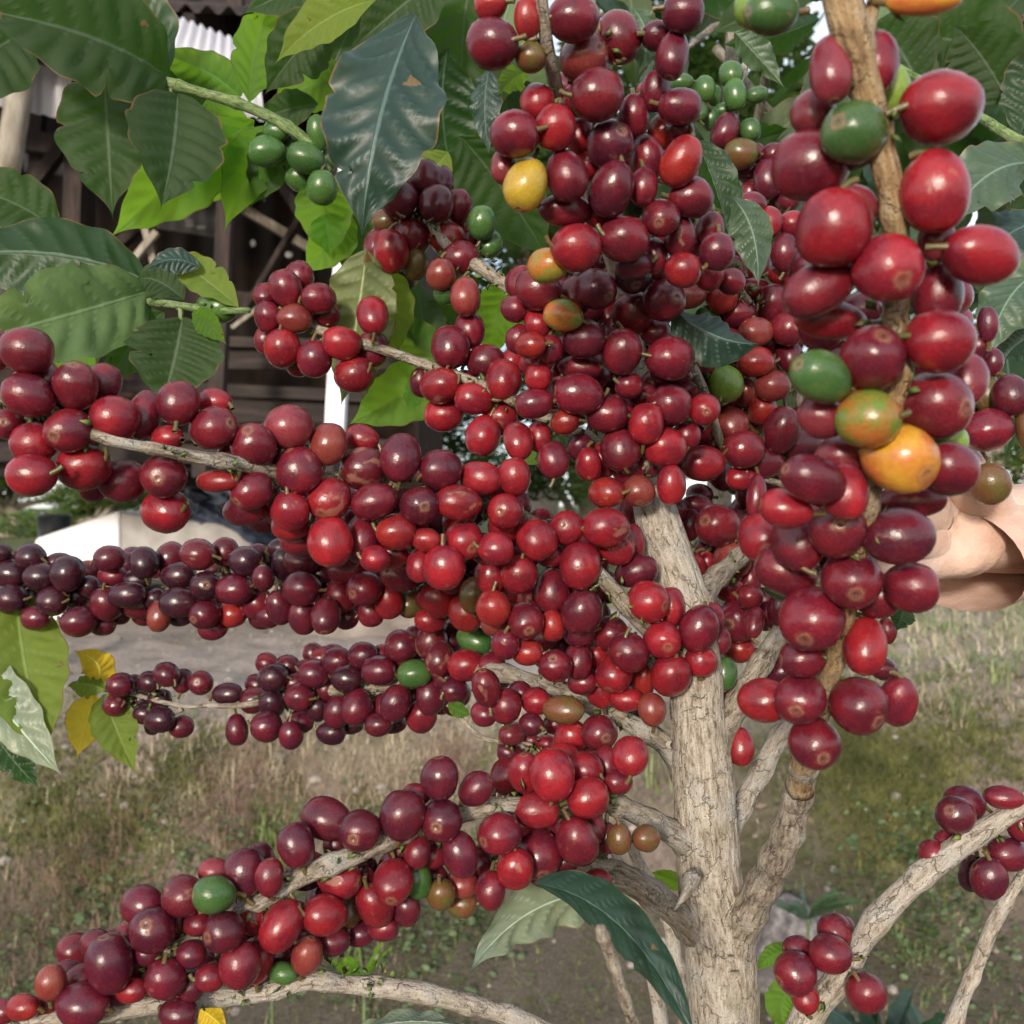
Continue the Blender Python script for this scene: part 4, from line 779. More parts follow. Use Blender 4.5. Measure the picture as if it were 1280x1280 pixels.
def put_cherry(mb, r, anchor):
    (tree, pri, f, px, py, w, h, ang, c, nav, Y) = r[:11]; seed = r[11]; rs = random.Random(seed)
    ctr = P(px, py, Y); a = math.radians(ang); k = Y / F
    big, small = max(w, h) / 2 * k, min(w, h) / 2 * k
    vis = Vector((math.cos(a), 0, -math.sin(a))) if w >= h else Vector((math.sin(a), 0, math.cos(a)))
    if nav:
        nx, ny = nav; R = max(w, h) / 2 * 1.0; d = min(.96, math.hypot(nx, ny) / R); cy = math.sqrt(1 - d * d)
        dirn = Vector((nx, 0, -ny)); dirn = dirn.normalized() * d if dirn.length > 0 else dirn
        axis = Vector((dirn.x, -cy, dirn.z)); ra, rb = big * 1.08, (big + small) / 2 * 1.05
        if d > .75: ra, rb = big * 1.05, small * 1.07
    else:
        sgn = 1 if vis.dot(ctr - anchor) > 0 else -1
        tl = rs.uniform(-.35, .45) if big / small > 1.12 else rs.uniform(.2, .9)
        axis = (vis * sgn + Vector((0, tl, 0)) + Vector((rs.gauss(0, .08), 0, rs.gauss(0, .08)))).normalized(); ra, rb = big * (1.08 + .04 * abs(tl)), small * 1.07
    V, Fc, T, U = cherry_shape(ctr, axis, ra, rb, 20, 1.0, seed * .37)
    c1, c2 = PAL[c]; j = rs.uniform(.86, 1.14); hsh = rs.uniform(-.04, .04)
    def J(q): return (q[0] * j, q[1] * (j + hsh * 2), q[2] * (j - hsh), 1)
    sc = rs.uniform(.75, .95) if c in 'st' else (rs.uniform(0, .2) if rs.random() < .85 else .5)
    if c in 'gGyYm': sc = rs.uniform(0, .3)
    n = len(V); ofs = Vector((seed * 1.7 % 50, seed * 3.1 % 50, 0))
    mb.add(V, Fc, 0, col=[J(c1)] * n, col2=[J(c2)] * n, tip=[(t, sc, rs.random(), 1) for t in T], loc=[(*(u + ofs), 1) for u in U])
    # short green stalk from the fruit towards its branch
    base = ctr - axis * ra * .97; to = (anchor - base); L = min(to.length, ra * .5)
    if L > .0008:
        end = base + (to.normalized() * .6 - axis * .4).normalized() * L
        path = [(base + axis * ra * .05, .0010), ((base + end) / 2 - axis * L * .08, .0008), (end, .0010)]
        V = []; 
        for p, rr in path:
            dd = (end - base).normalized(); o1 = dd.orthogonal().normalized(); o2 = dd.cross(o1)
            V += [p + (o1 * math.cos(t_) + o2 * math.sin(t_)) * rr for t_ in [x * 1.0472 for x in range(6)]]
        Fc = [(i * 6 + k_, i * 6 + (k_ + 1) % 6, (i + 1) * 6 + (k_ + 1) % 6, (i + 1) * 6 + k_) for i in range(2) for k_ in range(6)]
        n = len(V); mb.add(V, Fc, 0, col=[(.10, .10, .03, 1)] * n, col2=[(.15, .09, .04, 1)] * n, tip=[(.5, .2, .5, 1)] * n, loc=[(*(v * 300), 1) for v in V])

def resolve():
    """push each fruit straight back until it no longer sinks into those in front of it"""
    rows = []
    for i, r in enumerate(CH):
        if r[5] < 4: continue
        r = list(r) + [i + 1.0]; rows.append(r)
    import collections
    gp = collections.defaultdict(list)
    for r in rows: gp[(r[1], round(r[10] * 25))].append(math.sqrt(r[5] * r[6]))
    for r in rows:                       # fruit half hidden by others still has its full size
        md = float(np.median(gp[(r[1], round(r[10] * 25))])); s = math.sqrt(r[5] * r[6])
        if s < .86 * md and r[10] not in (.50, .59, .57) and s > .2 * md:
            k = min(.85 * md / s, 1.45); r[5] *= k; r[6] *= k
            a = r[5] / r[6]
            if a > 1.35: r[6] = r[5] / 1.3
            elif a < .74: r[5] = r[6] / 1.3
            r[10] += .004
    rows.sort(key=lambda r: (r[1], -r[2], -(r[5] * r[6])))
    placed = []; out = []
    for r in rows:
        tree, pri, f, px, py, w, h = r[:7]; Y = r[10]; m = (w + h) / 4; ok = True
        near = []
        for q in placed:
            d = math.hypot(q[3] - px, q[4] - py); mq = (q[5] + q[6]) / 4
            if d < .36 * min(m, mq) * 2 and abs(m - mq) < .35 * max(m, mq) and d < .55 * max(m, mq): ok = False; break
            if d < (m + mq) * 1.0: near.append((q, mq))
        if not ok: continue
        for _ in range(90):
            c = P(px, py, Y); R = m * Y / F; bad = False
            for q, mq in near:
                if (c - P(q[3], q[4], q[10])).length < (R + mq * q[10] / F) * .95: bad = True; break
            if not bad: break
            Y += .0012
        r[10] = Y; placed.append(r); out.append(r)
    return out
ROWS = resolve()

# ================================================================= leaves
def leaf(parent, base, ctrl, tip, width, m, roll=0., wave=.5, fold=.12, curl=.0, name='leaf', seed=None, flip=False, nu=44, nv=12, petiole=True, sharp=1.0):
    """coffee leaf: drawn-out tip, wavy margin, sunken veins. base/ctrl/tip are points; roll turns the blade about its length"""
    seed = random.random() * 50 if seed is None else seed
    base, ctrl, tip = map(Vector, (base, ctrl, tip)); L = (tip - base).length
    V = []; A = []; B = []
    nlat = 9; nb = random.choice((0, 1, -1, 1, -1)) * random.uniform(.35, .85)
    prevW = None
    for i in range(nu + 1):
        u = i / nu; p = base * (1 - u) ** 2 + ctrl * 2 * u * (1 - u) + tip * u * u
        T = ((ctrl - base) * (1 - u) + (tip - ctrl) * u).normalized()
        view = (p - Vector((0, 0, CAMZ))).normalized(); W = T.cross(view).normalized()
        if prevW is not None and W.dot(prevW) < 0: W = -W
        prevW = W.copy()
        W = Quaternion(T, roll) @ W; Nn = W.cross(T).normalized()
        # outline: elliptic body with acuminate tip
        prof = (math.sin(math.pi * min(1, u * 1.02) ** .80) ** 1.05) if 0 < u < .98 else 0
        if u > .80: prof *= (1 - ((u - .80) / .20)) ** .55 * .75 + .25 * (1 - (u - .8) / .2)
        hw = width / 2 * max(prof, .012 if u < .05 else .004)
        for j in range(-nv, nv + 1):
            v = j / nv; av = abs(v)
            ph = (u * nlat + (0 if v > 0 else .35)) - av * 1.15
            fr = ph % 1.0; dd = min(fr, 1 - fr)
            lat = math.exp(-(dd / .055) ** 2) * (1 - av * .55) * (1 if .03 < u < .93 else 0)
            bulge = (1 - math.exp(-(dd / .22) ** 2)) * math.sin(math.pi * min(av * 1.05, 1)) * width * .055
            edge = wave * width * .11 * av ** 2.2 * (math.sin(u * 23 + seed + (0 if v > 0 else 2)) * .6 + math.sin(u * 41 + seed * 2 + (1 if v > 0 else 0)) * .35)
            z = fold * width * (av ** 1.3) + bulge + edge + curl * width * av ** 2 * 1.0
            eo = 1 + .035 * math.sin(u * 37 + seed * 3 + v) + .03 * noise.noise(Vector((u * 9, seed, v)))
            if nb and (v > 0) == (nb > 0) and av > .3: eo -= .30 * math.exp(-((u - abs(nb)) / .018) ** 2) + .16 * math.exp(-((u - abs(nb) * .55) / .012) ** 2)
            V.append(p + W * (v * hw * (1 - .10 * fold) * (eo if av > .5 else 1)) + Nn * z * (-1 if flip else 1) * min(1, prof * 1.5 + .05))
            A.append((u, av, seed / 50, 1)); B.append((lat, 0, 0, 1))
    ncol = 2 * nv + 1
    Fc = [((i) * ncol + j, (i) * ncol + j + 1, (i + 1) * ncol + j + 1, (i + 1) * ncol + j) for i in range(nu) for j in range(2 * nv)]
    if not flip: Fc = [f[::-1] for f in Fc]
    mb = MB(); mb.add(V, Fc, 0, lf=A, vein=B)
    # midrib and petiole as a fine raised tube
    return mb.build(name, m, parent)
def petiole(parent, a, b, r, m):
    mb = MB(); c = (Vector(a) + Vector(b)) / 2 + Vector((0, 0, -.004)); tube(mb, catmull([(Vector(a), r * 1.3), (c, r), (Vector(b), r * .9)], 5), 7, .03); return mb.build('petiole', m, parent)
def L2(parent, b, c, t, Y, width_px, m, **kw):
    """leaf from pixel positions; Y one depth or three"""
    if not isinstance(Y, tuple): Y = (Y, Y, Y)
    jit = .012
    return leaf(parent, P(*b, Y[0]), P(*c, Y[1]), P(*t, Y[2]), width_px * Y[1] / F, m, **kw)
def limb(parent, pts, m, name='branch', seg=14, node=.022, amp=.2, rough=.12, n=8, label=None):
    """pts: (px,py,Y,r_px) or (Vector, r)"""
    pp = [(P(q[0], q[1], q[2]), q[3] * q[2] / F) if len(q) == 4 else q for q in pts]
    path = catmull(pp, n); mb = MB(); tube(mb, path, seg, rough, 60, node, amp, random.random() * 9)
    o = mb.build(name, m, parent)
    if label: o['label'] = label
    return o, path

# ---------------------------------------------------------------- main tree
gt = gz(.10, .47)
root = thing('coffee_tree', 'coffee tree in the middle with pale thick trunk and branches crowded with red cherries', 'coffee tree', (P(905, 1280, .47).x, .47, gt))
trunk_pts = [(Vector((P(900, 1280, .50).x, .50, gt - .05)), .024), (Vector((P(900, 1280, .48).x, .48, gt + .5)), .020), (Vector((P(902, 1280, .45).x, .45, .92)), .0172),
             (905, 1290, .435, 43), (900, 1180, .435, 42), (885, 1080, .43, 40), (880, 990, .43, 38), (872, 900, .43, 33), (868, 810, .43, 31), (850, 730, .43, 29), (828, 670, .44, 28), (812, 600, .46, 24), (800, 500, .465, 18), (790, 400, .45, 14), (760, 300, .42, 12), (725, 190, .385, 10), (697, 115, .338, 9), (683, 50, .318, 8), (672, -60, .30, 7)]
def trunk():
    pp = [(P(q[0], q[1], q[2]), q[3] * q[2] / F) if len(q) == 4 else q for q in trunk_pts]
    path = catmull(pp, 34); mb = MB(); tube(mb, path, 96, .055, 60, .034, .03, 3.3, fibre=.45)
    # deepen fibre grooves
    o = mb.build('trunk', M['bark'], root)
    return path
tpath = trunk()
BR = {'main': [p for p, r in tpath]}
def ml(pts, m='bark_branch', collar=1.3, **kw):
    if len(pts[0]) == 4 and pts[0][3] >= 9: pts = [(*pts[0][:3], pts[0][3] * collar)] + pts[1:]
    o, path = limb(root, pts, M[m], **kw); BR['main'] += [p for p, r in path]; return o
ml([(868, 835, .43, 14), (820, 795, .42, 13), (790, 765, .41, 11), (748, 718, .405, 10), (700, 678, .418, 10), (640, 640, .415, 10), (560, 610, .40, 10), (470, 600, .392, 9), (380, 598, .382, 9), (300, 580, .36, 10), (248, 572, .35, 9), (200, 562, .345, 8), (145, 552, .34, 7), (80, 525, .355, 7), (10, 500, .352, 6), (-60, 480, .35, 5)], node=.024, amp=.22)
ml([(870, 860, .44, 12), (800, 820, .46, 10), (700, 775, .48, 9), (600, 748, .505, 9), (500, 735, .52, 8), (400, 732, .543, 8), (325, 722, .55, 8), (240, 728, .58, 8), (200, 732, .58, 8), (110, 732, .575, 7), (0, 722, .60, 6), (-60, 715, .60, 5)], node=.028, amp=.2)
ml([(862, 960, .438, 17), (828, 928, .435, 13), (780, 900, .44, 12), (740, 880, .45, 12), (690, 862, .46, 11), (615, 838, .485, 10), (560, 848, .52, 8), (500, 855, .53, 7), (420, 862, .55, 7), (340, 874, .57, 5), (300, 882, .565, 4), (262, 882, .57, 3), (232, 883, .58, 3), (205, 878, .58, 3), (165, 868, .59, 2.5), (128, 862, .59, 2.5)], node=.026, amp=.28)
ml([(228, 886, .58, 3), (215, 895, .58, 2.2), (200, 905, .585, 2)], name='branch')
ml([(880, 1085, .438, 20), (858, 1052, .427, 17), (820, 1030, .42, 14), (775, 1008, .41, 13), (740, 1000, .40, 12), (700, 1012, .39, 11), (640, 1006, .38, 11), (590, 1013, .378, 12), (530, 1035, .37, 12), (480, 1052, .362, 12), (440, 1070, .357, 13), (390, 1090, .352, 12), (355, 1107, .352, 12), (330, 1125, .352, 11), (290, 1148, .355, 11), (235, 1180, .347, 11), (170, 1220, .358, 10), (80, 1258, .362, 9), (-30, 1300, .362, 8)], node=.021, amp=.22)
ml([(888, 1186, .442, 20), (858, 1152, .428, 18), (820, 1122, .42, 16), (785, 1100, .415, 17), (735, 1082, .41, 12), (690, 1070, .405, 9), (640, 1055, .40, 8)], node=.024, amp=.25)
ml([(740, 420, .42, 9), (690, 395, .45, 8), (640, 362, .47, 8), (600, 335, .475, 8), (560, 308, .48, 7), (530, 262, .485, 5)], node=.03)
ml([(808, 590, .43, 11), (760, 553, .44, 8), (720, 542, .45, 8), (640, 500, .455, 7), (560, 465, .46, 6), (530, 455, .465, 6), (490, 441, .47, 6), (440, 425, .47, 6), (390, 410, .475, 6), (340, 398, .475, 4)], m='bark_branch', node=.03)
ml([(902, 1225, .437, 22), (922, 1168, .428, 22), (955, 1105, .41, 19), (985, 1040, .385, 17), (1000, 985, .37, 16), (1006, 955, .358, 15.5)], m='bark_branch', node=.02, amp=.2, n=12, seg=24, collar=.9)
ml([(1000, 985, .37, 15.6), (1012, 925, .345, 15), (1030, 870, .325, 15), (1043, 810, .31, 15), (1056, 745, .295, 15), (1078, 650, .28, 15), (1098, 570, .27, 14), (1120, 480, .26, 16), (1120, 400, .255, 16), (1122, 330, .25, 15), (1118, 265, .245, 17), (1100, 180, .24, 17), (1082, 110, .238, 19), (1065, 50, .235, 21), (1050, -10, .235, 22), (1040, -80, .235, 20)], m='bark_young', node=.02, amp=.2, n=12, seg=20, collar=1)
ml([(1075, 60, .237, 11), (1088, 20, .24, 9), (1100, -30, .24, 8)], m='bark_young')
ml([(868, 752, .43, 18), (890, 728, .44, 14), (915, 705, .455, 12), (940, 680, .47, 10), (980, 620, .49, 8), (1000, 520, .50, 6), (980, 430, .5, 5)])
ml([(885, 930, .43, 20), (915, 890, .435, 15), (945, 840, .44, 13), (975, 795, .45, 12), (1010, 750, .46, 11), (1060, 700, .47, 9), (1130, 640, .47, 7)])
ml([(895, 1060, .44, 16), (918, 1022, .45, 14), (945, 975, .46, 14), (972, 925, .47, 13), (988, 905, .475, 11), (1010, 870, .48, 9), (1030, 820, .49, 6)], m='bark_dry')
ml([(560, 880, .5, 3), (578, 900, .5, 3), (600, 920, .5, 2.8), (630, 928, .5, 2.4), (665, 930, .5, 2)], m='bark_dry')
ml([(865, 1098, .405, 9), (858, 1115, .395, 6), (850, 1128, .39, 3), (843, 1138, .39, .8)], m='bark_dry', name='dead_spur', amp=0)
# bare lower limb at the bottom left, rising from the trunk below the frame
ml([(Vector((P(900, 1280, .47).x, .47, .80)), .012), (Vector((P(820, 1360, .42).x, .42, P(0, 1400, .42).z)), .006), (745, 1322, .40, 13), (700, 1298, .39, 12), (628, 1266, .385, 12), (590, 1256, .38, 12), (560, 1248, .375, 12), (500, 1236, .37, 12), (430, 1230, .365, 10), (384, 1226, .36, 12), (340, 1240, .36, 10), (240, 1250, .355, 11), (140, 1264, .35, 11), (20, 1278, .35, 9), (-60, 1290, .35, 8)], m='bark_dry', node=.019, amp=.16, label='bare pale lower branch')
ml([(752, 290, .415, 6), (800, 275, .40, 5), (850, 290, .42, 5), (900, 335, .45, 4), (950, 400, .475, 4), (980, 480, .485, 4), (985, 560, .49, 4)])
ml([(790, 420, .455, 7), (850, 440, .45, 6), (885, 500, .455, 5), (905, 560, .46, 5), (960, 600, .47, 4), (1010, 610, .475, 4)])
ml([(728, 195, .388, 6), (760, 160, .36, 5), (810, 110, .355, 5), (850, 50, .36, 4), (870, -20, .36, 4)])
ml([(740, 235, .40, 5), (790, 220, .385, 4), (840, 230, .385, 4), (875, 260, .39, 3)])
BR['main'] += [P(690, 150, .335), P(740, 60, .33)]
# peeling bark flakes on the trunk
for (px, py, w, h, Y) in ((902, 975, 9, 17, .418), (918, 1225, 11, 20, .42), (836, 930, 5, 12, .42), (878, 905, 6, 15, .42), (913, 1200, 8, 9, .42), (822, 668, 4, 14, .41)):
    mb = MB(); V = []
    for i in range(5):
        for j in range(4):
            V.append(P(px + w * (j / 3 - .5) + 1.5 * math.sin(i * 2), py + h * (i / 4 - .5), Y - .0015 + .004 * (i / 4 - .5) ** 2 - .003 * (1 if i == 0 else 0)))
    n = len(V); V += [v + Vector((0, .0008, 0)) for v in V]
    Fc = [(i * 4 + j, i * 4 + j + 1, i * 4 + j + 5, i * 4 + j + 4) for i in range(4) for j in range(3)]; Fc += [tuple(n + k for k in f[::-1]) for f in Fc]
    mb.add(V, Fc, along=[(0, 0, 0, 1)] * (2 * n)); mb.build('bark_flake', M['bark_dry'], root)
# small dry bracts at the nodes
def bracts(parent, pts, n, m=M['bract'], name='bract'):
    mb = MB(); rs = random.Random(5)
    for p in pts:
        for _ in range(n):
            d = Vector((rs.gauss(0, 1), rs.gauss(0, 1) - .4, rs.gauss(0, 1))).normalized(); s = rs.uniform(.0022, .005); b_ = p + d * .003; sd_ = d.orthogonal().normalized(); sd_ = Quaternion(d, rs.uniform(0, 6.3)) @ sd_; up = d.cross(sd_)
            V = [b_, b_ + d * s * .6 + sd_ * s * .35, b_ + d * s * 1.3, b_ + d * s * .6 - sd_ * s * .35, b_ + d * s * .6 + up * s * .18]
            mb.add(V, [(0, 1, 4), (1, 2, 4), (2, 3, 4), (3, 0, 4), (0, 3, 2, 1)])
    tag(mb.build(name, m, parent), kind='stuff')

# ---------------------------------------------------------------- second plants
loc0 = P(-260, 300, .62)
leafy = thing('coffee_tree', 'leafy coffee tree at the left edge with broad leaves and small green berries', 'coffee tree', (loc0.x, .62, gz(loc0.x, .62)))
limb(leafy, [(Vector((loc0.x, .62, gz(loc0.x, .62) - .05)), .016), (Vector((loc0.x - .01, .62, 1.2)), .013), (Vector((loc0.x + .01, .61, 1.7)), .010), (Vector((loc0.x, .60, 2.1)), .006)], M['bark_branch'], 'trunk', node=.05)
_, pa = limb(leafy, [(Vector((loc0.x + .005, .61, 1.72)), .005), (-80, -20, .58, 7), (0, 8, .56, 6), (60, 38, .555, 6), (106, 62, .55, 6), (160, 85, .55, 6), (212, 104, .55, 7), (260, 118, .55, 6), (300, 130, .55, 7), (345, 150, .55, 7), (385, 178, .55, 7), (410, 215, .555, 5)], M['bark_green'], node=.032, amp=.25)
_, pb = limb(leafy, [(Vector((loc0.x + .005, .615, 1.42)), .005), (-100, 400, .56, 6), (60, 396, .54, 5), (170, 378, .52, 5), (225, 382, .50, 5), (265, 388, .495, 5), (312, 388, .49, 4)], M['bark_green'], node=.035, amp=.25)
BR['leafy'] = [p for p, r in pa] + [P(370, 190, .56)]; BR['leafyb'] = [p for p, r in pb] + [P(300, 385, .49)]
locr = P(1420, 300, .75)
right = thing('coffee_tree', 'shaded coffee tree behind the right stem with dark glossy leaves at the right edge', 'coffee tree', (locr.x, .75, gz(locr.x, .75)))
limb(right, [(Vector((locr.x, .75, gz(locr.x, .75) - .05)), .018), (Vector((locr.x + .01, .75, 1.1)), .014), (Vector((locr.x - .01, .74, 1.7)), .010), (Vector((locr.x, .72, 2.2)), .005)], M['bark_branch'], 'trunk', node=.05)
_, pr = limb(right, [(Vector((locr.x, .745, 1.55)), .006), (1360, 470, .55, 6), (1290, 500, .39, 6), (1250, 500, .37, 5), (1215, 495, .365, 5), (1180, 520, .365, 4), (1225, 560, .365, 3), (1240, 585, .362, 2)], M['bark_young'], node=.03)
_, pr2 = limb(right, [(Vector((locr.x, .745, 1.75)), .006), (1300, 170, .60, 6), (1270, 175, .55, 7), (1200, 130, .58, 5), (1100, 70, .62, 4)], M['bark_green'], node=.03)
BR['right'] = [p for p, r in pr]
locb = P(895, 640, .95)
back = thing('coffee_tree', 'coffee tree behind the upper stems, showing dark leaves and unripe green berries between them', 'coffee tree', (locb.x, .95, gz(locb.x, .95)))
limb(back, [(Vector((locb.x, .95, gz(locb.x, .95) - .05)), .016), (Vector((locb.x - .02, .94, 1.0)), .012), (Vector((locb.x, .92, 1.6)), .009), (Vector((locb.x + .01, .9, 2.15)), .004)], M['bark_branch'], 'trunk', node=.05)
_, pk = limb(back, [(Vector((locb.x, .92, 1.72)), .005), (960, 60, .7, 5), (920, 120, .62, 5), (910, 180, .62, 4), (940, 240, .62, 4), (980, 280, .62, 3)], M['bark_branch'], node=.03)
BR['back'] = [p for p, r in pk]
_, pk2 = limb(back, [(Vector((locb.x, .92, 1.76)), .005), (780, 20, .85, 4), (640, 60, .8, 4), (560, 90, .75, 4), (590, 140, .7, 4)], M['bark_branch'], node=.03)
locl = P(960, 1290, .44)
lower = thing('coffee_tree', 'separate bare coffee stem slanting up at the lower right with a few dark cherries', 'coffee tree', (locl.x, .46, gz(locl.x, .46)))
_, pl = limb(lower, [(Vector((locl.x - .01, .46, gz(locl.x, .46) - .05)), .011), (Vector((locl.x - .004, .45, .8)), .008), (985, 1310, .42, 17), (1010, 1270, .415, 17), (1050, 1222, .41, 17), (1075, 1180, .405, 15), (1105, 1140, .40, 16), (1140, 1105, .40, 14), (1178, 1074, .40, 16), (1210, 1050, .40, 14), (1250, 1025, .40, 12), (1310, 985, .40, 11), (1400, 930, .41, 8)], M['bark_dry'], 'stem', node=.026, amp=.18, seg=20)
_, pl2 = limb(lower, [(Vector((P(1170, 1290, .45).x, .46, gz(.2, .46) - .05)), .008), (Vector((P(1180, 1400, .44).x, .44, P(0, 1400, .44).z)), .006), (1190, 1290, .42, 14), (1200, 1258, .42, 9), (1222, 1205, .42, 8), (1244, 1150, .42, 9), (1262, 1120, .42, 7), (1310, 1050, .42, 6)], M['bark_dry'], 'stem', node=.035, amp=.25)
BR['lower'] = [p for p, r in pl]
ROOTS = {'main': root, 'leafy': leafy, 'leafyb': leafy, 'right': right, 'back': back, 'lower': lower}

# ---------------------------------------------------------------- hang the cherries
def fill_rows():
    """smaller fruit deep inside the crowded clusters, behind everything listed"""
    rs = random.Random(3); out = []; i = 5000
    def inside(x, y, poly):
        c = False; n = len(poly)
        for a in range(n):
            x1, y1 = poly[a]; x2, y2 = poly[(a + 1) % n]
            if (y1 > y) != (y2 > y) and x < (x2 - x1) * (y - y1) / (y2 - y1) + x1: c = not c
        return c
    polys = [([(700, 110), (830, 110), (880, 260), (960, 340), (960, 430), (860, 560), (800, 620), (720, 560), (680, 500), (660, 400), (700, 300)], .46, 130),
             ([(330, 590), (500, 600), (640, 620), (760, 680), (760, 800), (640, 800), (560, 740), (400, 690), (330, 650)], .47, 110),
             ([(20, 450), (150, 500), (130, 560), (40, 560)], .37, 8), ([(870, 600), (1000, 540), (1080, 620), (1060, 760), (960, 760), (880, 690)], .52, 60),
             ([(640, 780), (820, 780), (820, 900), (700, 850)], .48, 20), ([(1010, 330), (1200, 330), (1190, 560), (1130, 640), (1030, 560)], .36, 20),
             ([(600, 960), (740, 960), (740, 1080), (620, 1090)], .43, 14), ([(60, 1200), (340, 1080), (520, 1080), (500, 1140), (300, 1220), (100, 1250)], .385, 30),
             ([(330, 820), (640, 790), (660, 860), (500, 900), (350, 900)], .60, 50), ([(0, 700), (330, 700), (520, 720), (520, 760), (200, 770), (0, 750)], .62, 50)]
    for poly, Y, n in polys:
        xs = [p[0] for p in poly]; ys = [p[1] for p in poly]; k = 0; t = 0
        while k < n and t < n * 12:
            t += 1; x = rs.uniform(min(xs), max(xs)); y = rs.uniform(min(ys), max(ys))
            if not inside(x, y, poly): continue
            s = F * .0145 / Y * rs.uniform(.88, 1.06); i += 1; k += 1
            out.append(['main', 9, 0, x, y, s, s * rs.uniform(.9, 1.1), rs.uniform(0, 90), rs.choice('rddddkkd'), None, Y, float(i)])
    keep = []; allr = [(r[3], r[4], r[10], (r[5] + r[6]) / 4) for r in ROWS]
    for r in out:
        m = (r[5] + r[6]) / 4; good = False
        for _ in range(40):
            c = P(r[3], r[4], r[10]); bad = False
            for (x, y, Yq, mq) in allr:
                if math.hypot(x - r[3], y - r[4]) < (m + mq) and (c - P(x, y, Yq)).length < (m * r[10] + mq * Yq) / F * .9: bad = True; break
            if not bad: good = True; break
            r[10] += .003
        if good: keep.append(r); allr.append((r[3], r[4], r[10], m))
    return keep
def hang():
    import collections
    by = collections.defaultdict(list)
    for r in ROWS: by[r[0]].append(r)
    for r in fill_rows(): by['main'].append(r)
    for tree, rows in by.items():
        rt = ROOTS[tree]; pts = BR[tree]; rows.sort(key=lambda r: -(r[5] * r[6]) * (0 if r[1] == 9 else 1)); rest = MB()
        arr = np.array([tuple(p) for p in pts])
        for i, r in enumerate(rows):
            c = P(r[3], r[4], r[10]); d = ((arr - np.array(tuple(c))) ** 2).sum(1); an = Vector(arr[int(d.argmin())])
            if i < 100:
                mb = MB(); put_cherry(mb, r, an); o = mb.build('cherry', M['cherry'], rt)
                lab = {'g': 'unripe green cherry', 'G': 'light green unripe cherry', 'y': 'mustard yellow cherry', 'Y': 'orange yellow ripening cherry', 'm': 'half ripe cherry, part green part orange', 'v': 'olive green cherry', 'o': 'orange red cherry', 't': 'red cherry with dry tan scars', 's': 'purple cherry with a dry scar'}.get(r[8])
                if lab and tree in ('main', 'right'): o['label'] = lab
            else: put_cherry(rest, r, an)
        if rest.v: tag(rest.build('cherry_mass', M['cherry'], rt), kind='stuff')
        bp = []
        rs = random.Random(1)
        for r in rows[::2]:
            c = P(r[3], r[4], r[10]); d = ((arr - np.array(tuple(c))) ** 2).sum(1); an = Vector(arr[int(d.argmin())])
            bp.append(an + (c - an).normalized() * min((c - an).length * .4, rs.uniform(.001, .004)))
        if tree not in ('back',): bracts(rt, bp, 5)
hang()
# ================================================================= leaves of the plants
D, B, LI, YL, YG, PA = M['leaf'], M['leaf_blue'], M['leaf_lime'], M['leaf_yellow'], M['leaf_ylgreen'], M['leaf_pale']
lf = leafy
# upper left branch
L2(lf, (212, 98), (120, 30), (-60, 8), (.55, .50, .48), 150, D, roll=.35, flip=True)
L2(lf, (206, 92), (150, 10), (60, -70), (.55, .56, .58), 120, D, roll=-.2)
L2(lf, (34, 40), (-30, 70), (-120, 150), (.55, .52, .50), 120, D, roll=.3, flip=True)
L2(lf, (130, 80), (136, 180), (141, 274), (.55, .545, .55), 120, D, roll=.35, flip=True, wave=.7)
L2(lf, (222, 116), (222, 190), (200, 262), (.55, .52, .52), 125, D, roll=-.15, flip=True, wave=.3)
L2(lf, (318, 150), (225, 220), (135, 299), (.565, .58, .59), 96, LI, roll=.2, wave=.6, flip=True)
L2(lf, (262, 120), (300, 200), (230, 262), (.57, .585, .59), 100, LI, roll=.1, flip=True)
L2(lf, (345, 160), (310, 200), (280, 291), (.56, .57, .58), 66, LI, roll=.2, wave=.6, flip=True)
L2(lf, (352, 158), (345, 200), (312, 262), (.56, .565, .58), 62, D, roll=.3, flip=True)
L2(lf, (312, 128), (312, 60), (352, -30), (.56, .57, .57), 60, LI, roll=.15, flip=True)
L2(lf, (300, 122), (260, 80), (185, 62), (.57, .58, .58), 62, LI, roll=.3)
L2(lf, (300, 124), (230, 110), (120, 95), (.575, .585, .59), 50, D, roll=.3)
L2(lf, (470, 0), (400, 15), (342, 82), (.50, .51, .52), 62, YG, roll=.5, flip=True)
L2(lf, (420, 18), (370, 60), (330, 120), (.53, .54, .55), 80, D, roll=.2, flip=True)
L2(lf, (398, 130), (360, 135), (318, 150), (.56, .57, .58), 46, D, roll=.2, flip=True)
L2(lf, (440, 100), (380, 100), (340, 135), (.57, .58, .58), 70, LI, roll=.3, flip=True)
L2(lf, (455, -40), (375, -20), (300, 20), (.55, .56, .56), 90, D, roll=.5, flip=True)
L2(lf, (400, 210), (410, 270), (412, 325), (.56, .57, .58), 74, LI, roll=.2, flip=True)
L2(lf, (430, 260), (420, 300), (376, 345), (.575, .58, .585), 62, LI, roll=-.2, flip=True)
L2(lf, (440, 240), (445, 290), (430, 350), (.585, .59, .60), 60, D, roll=.2, flip=True)
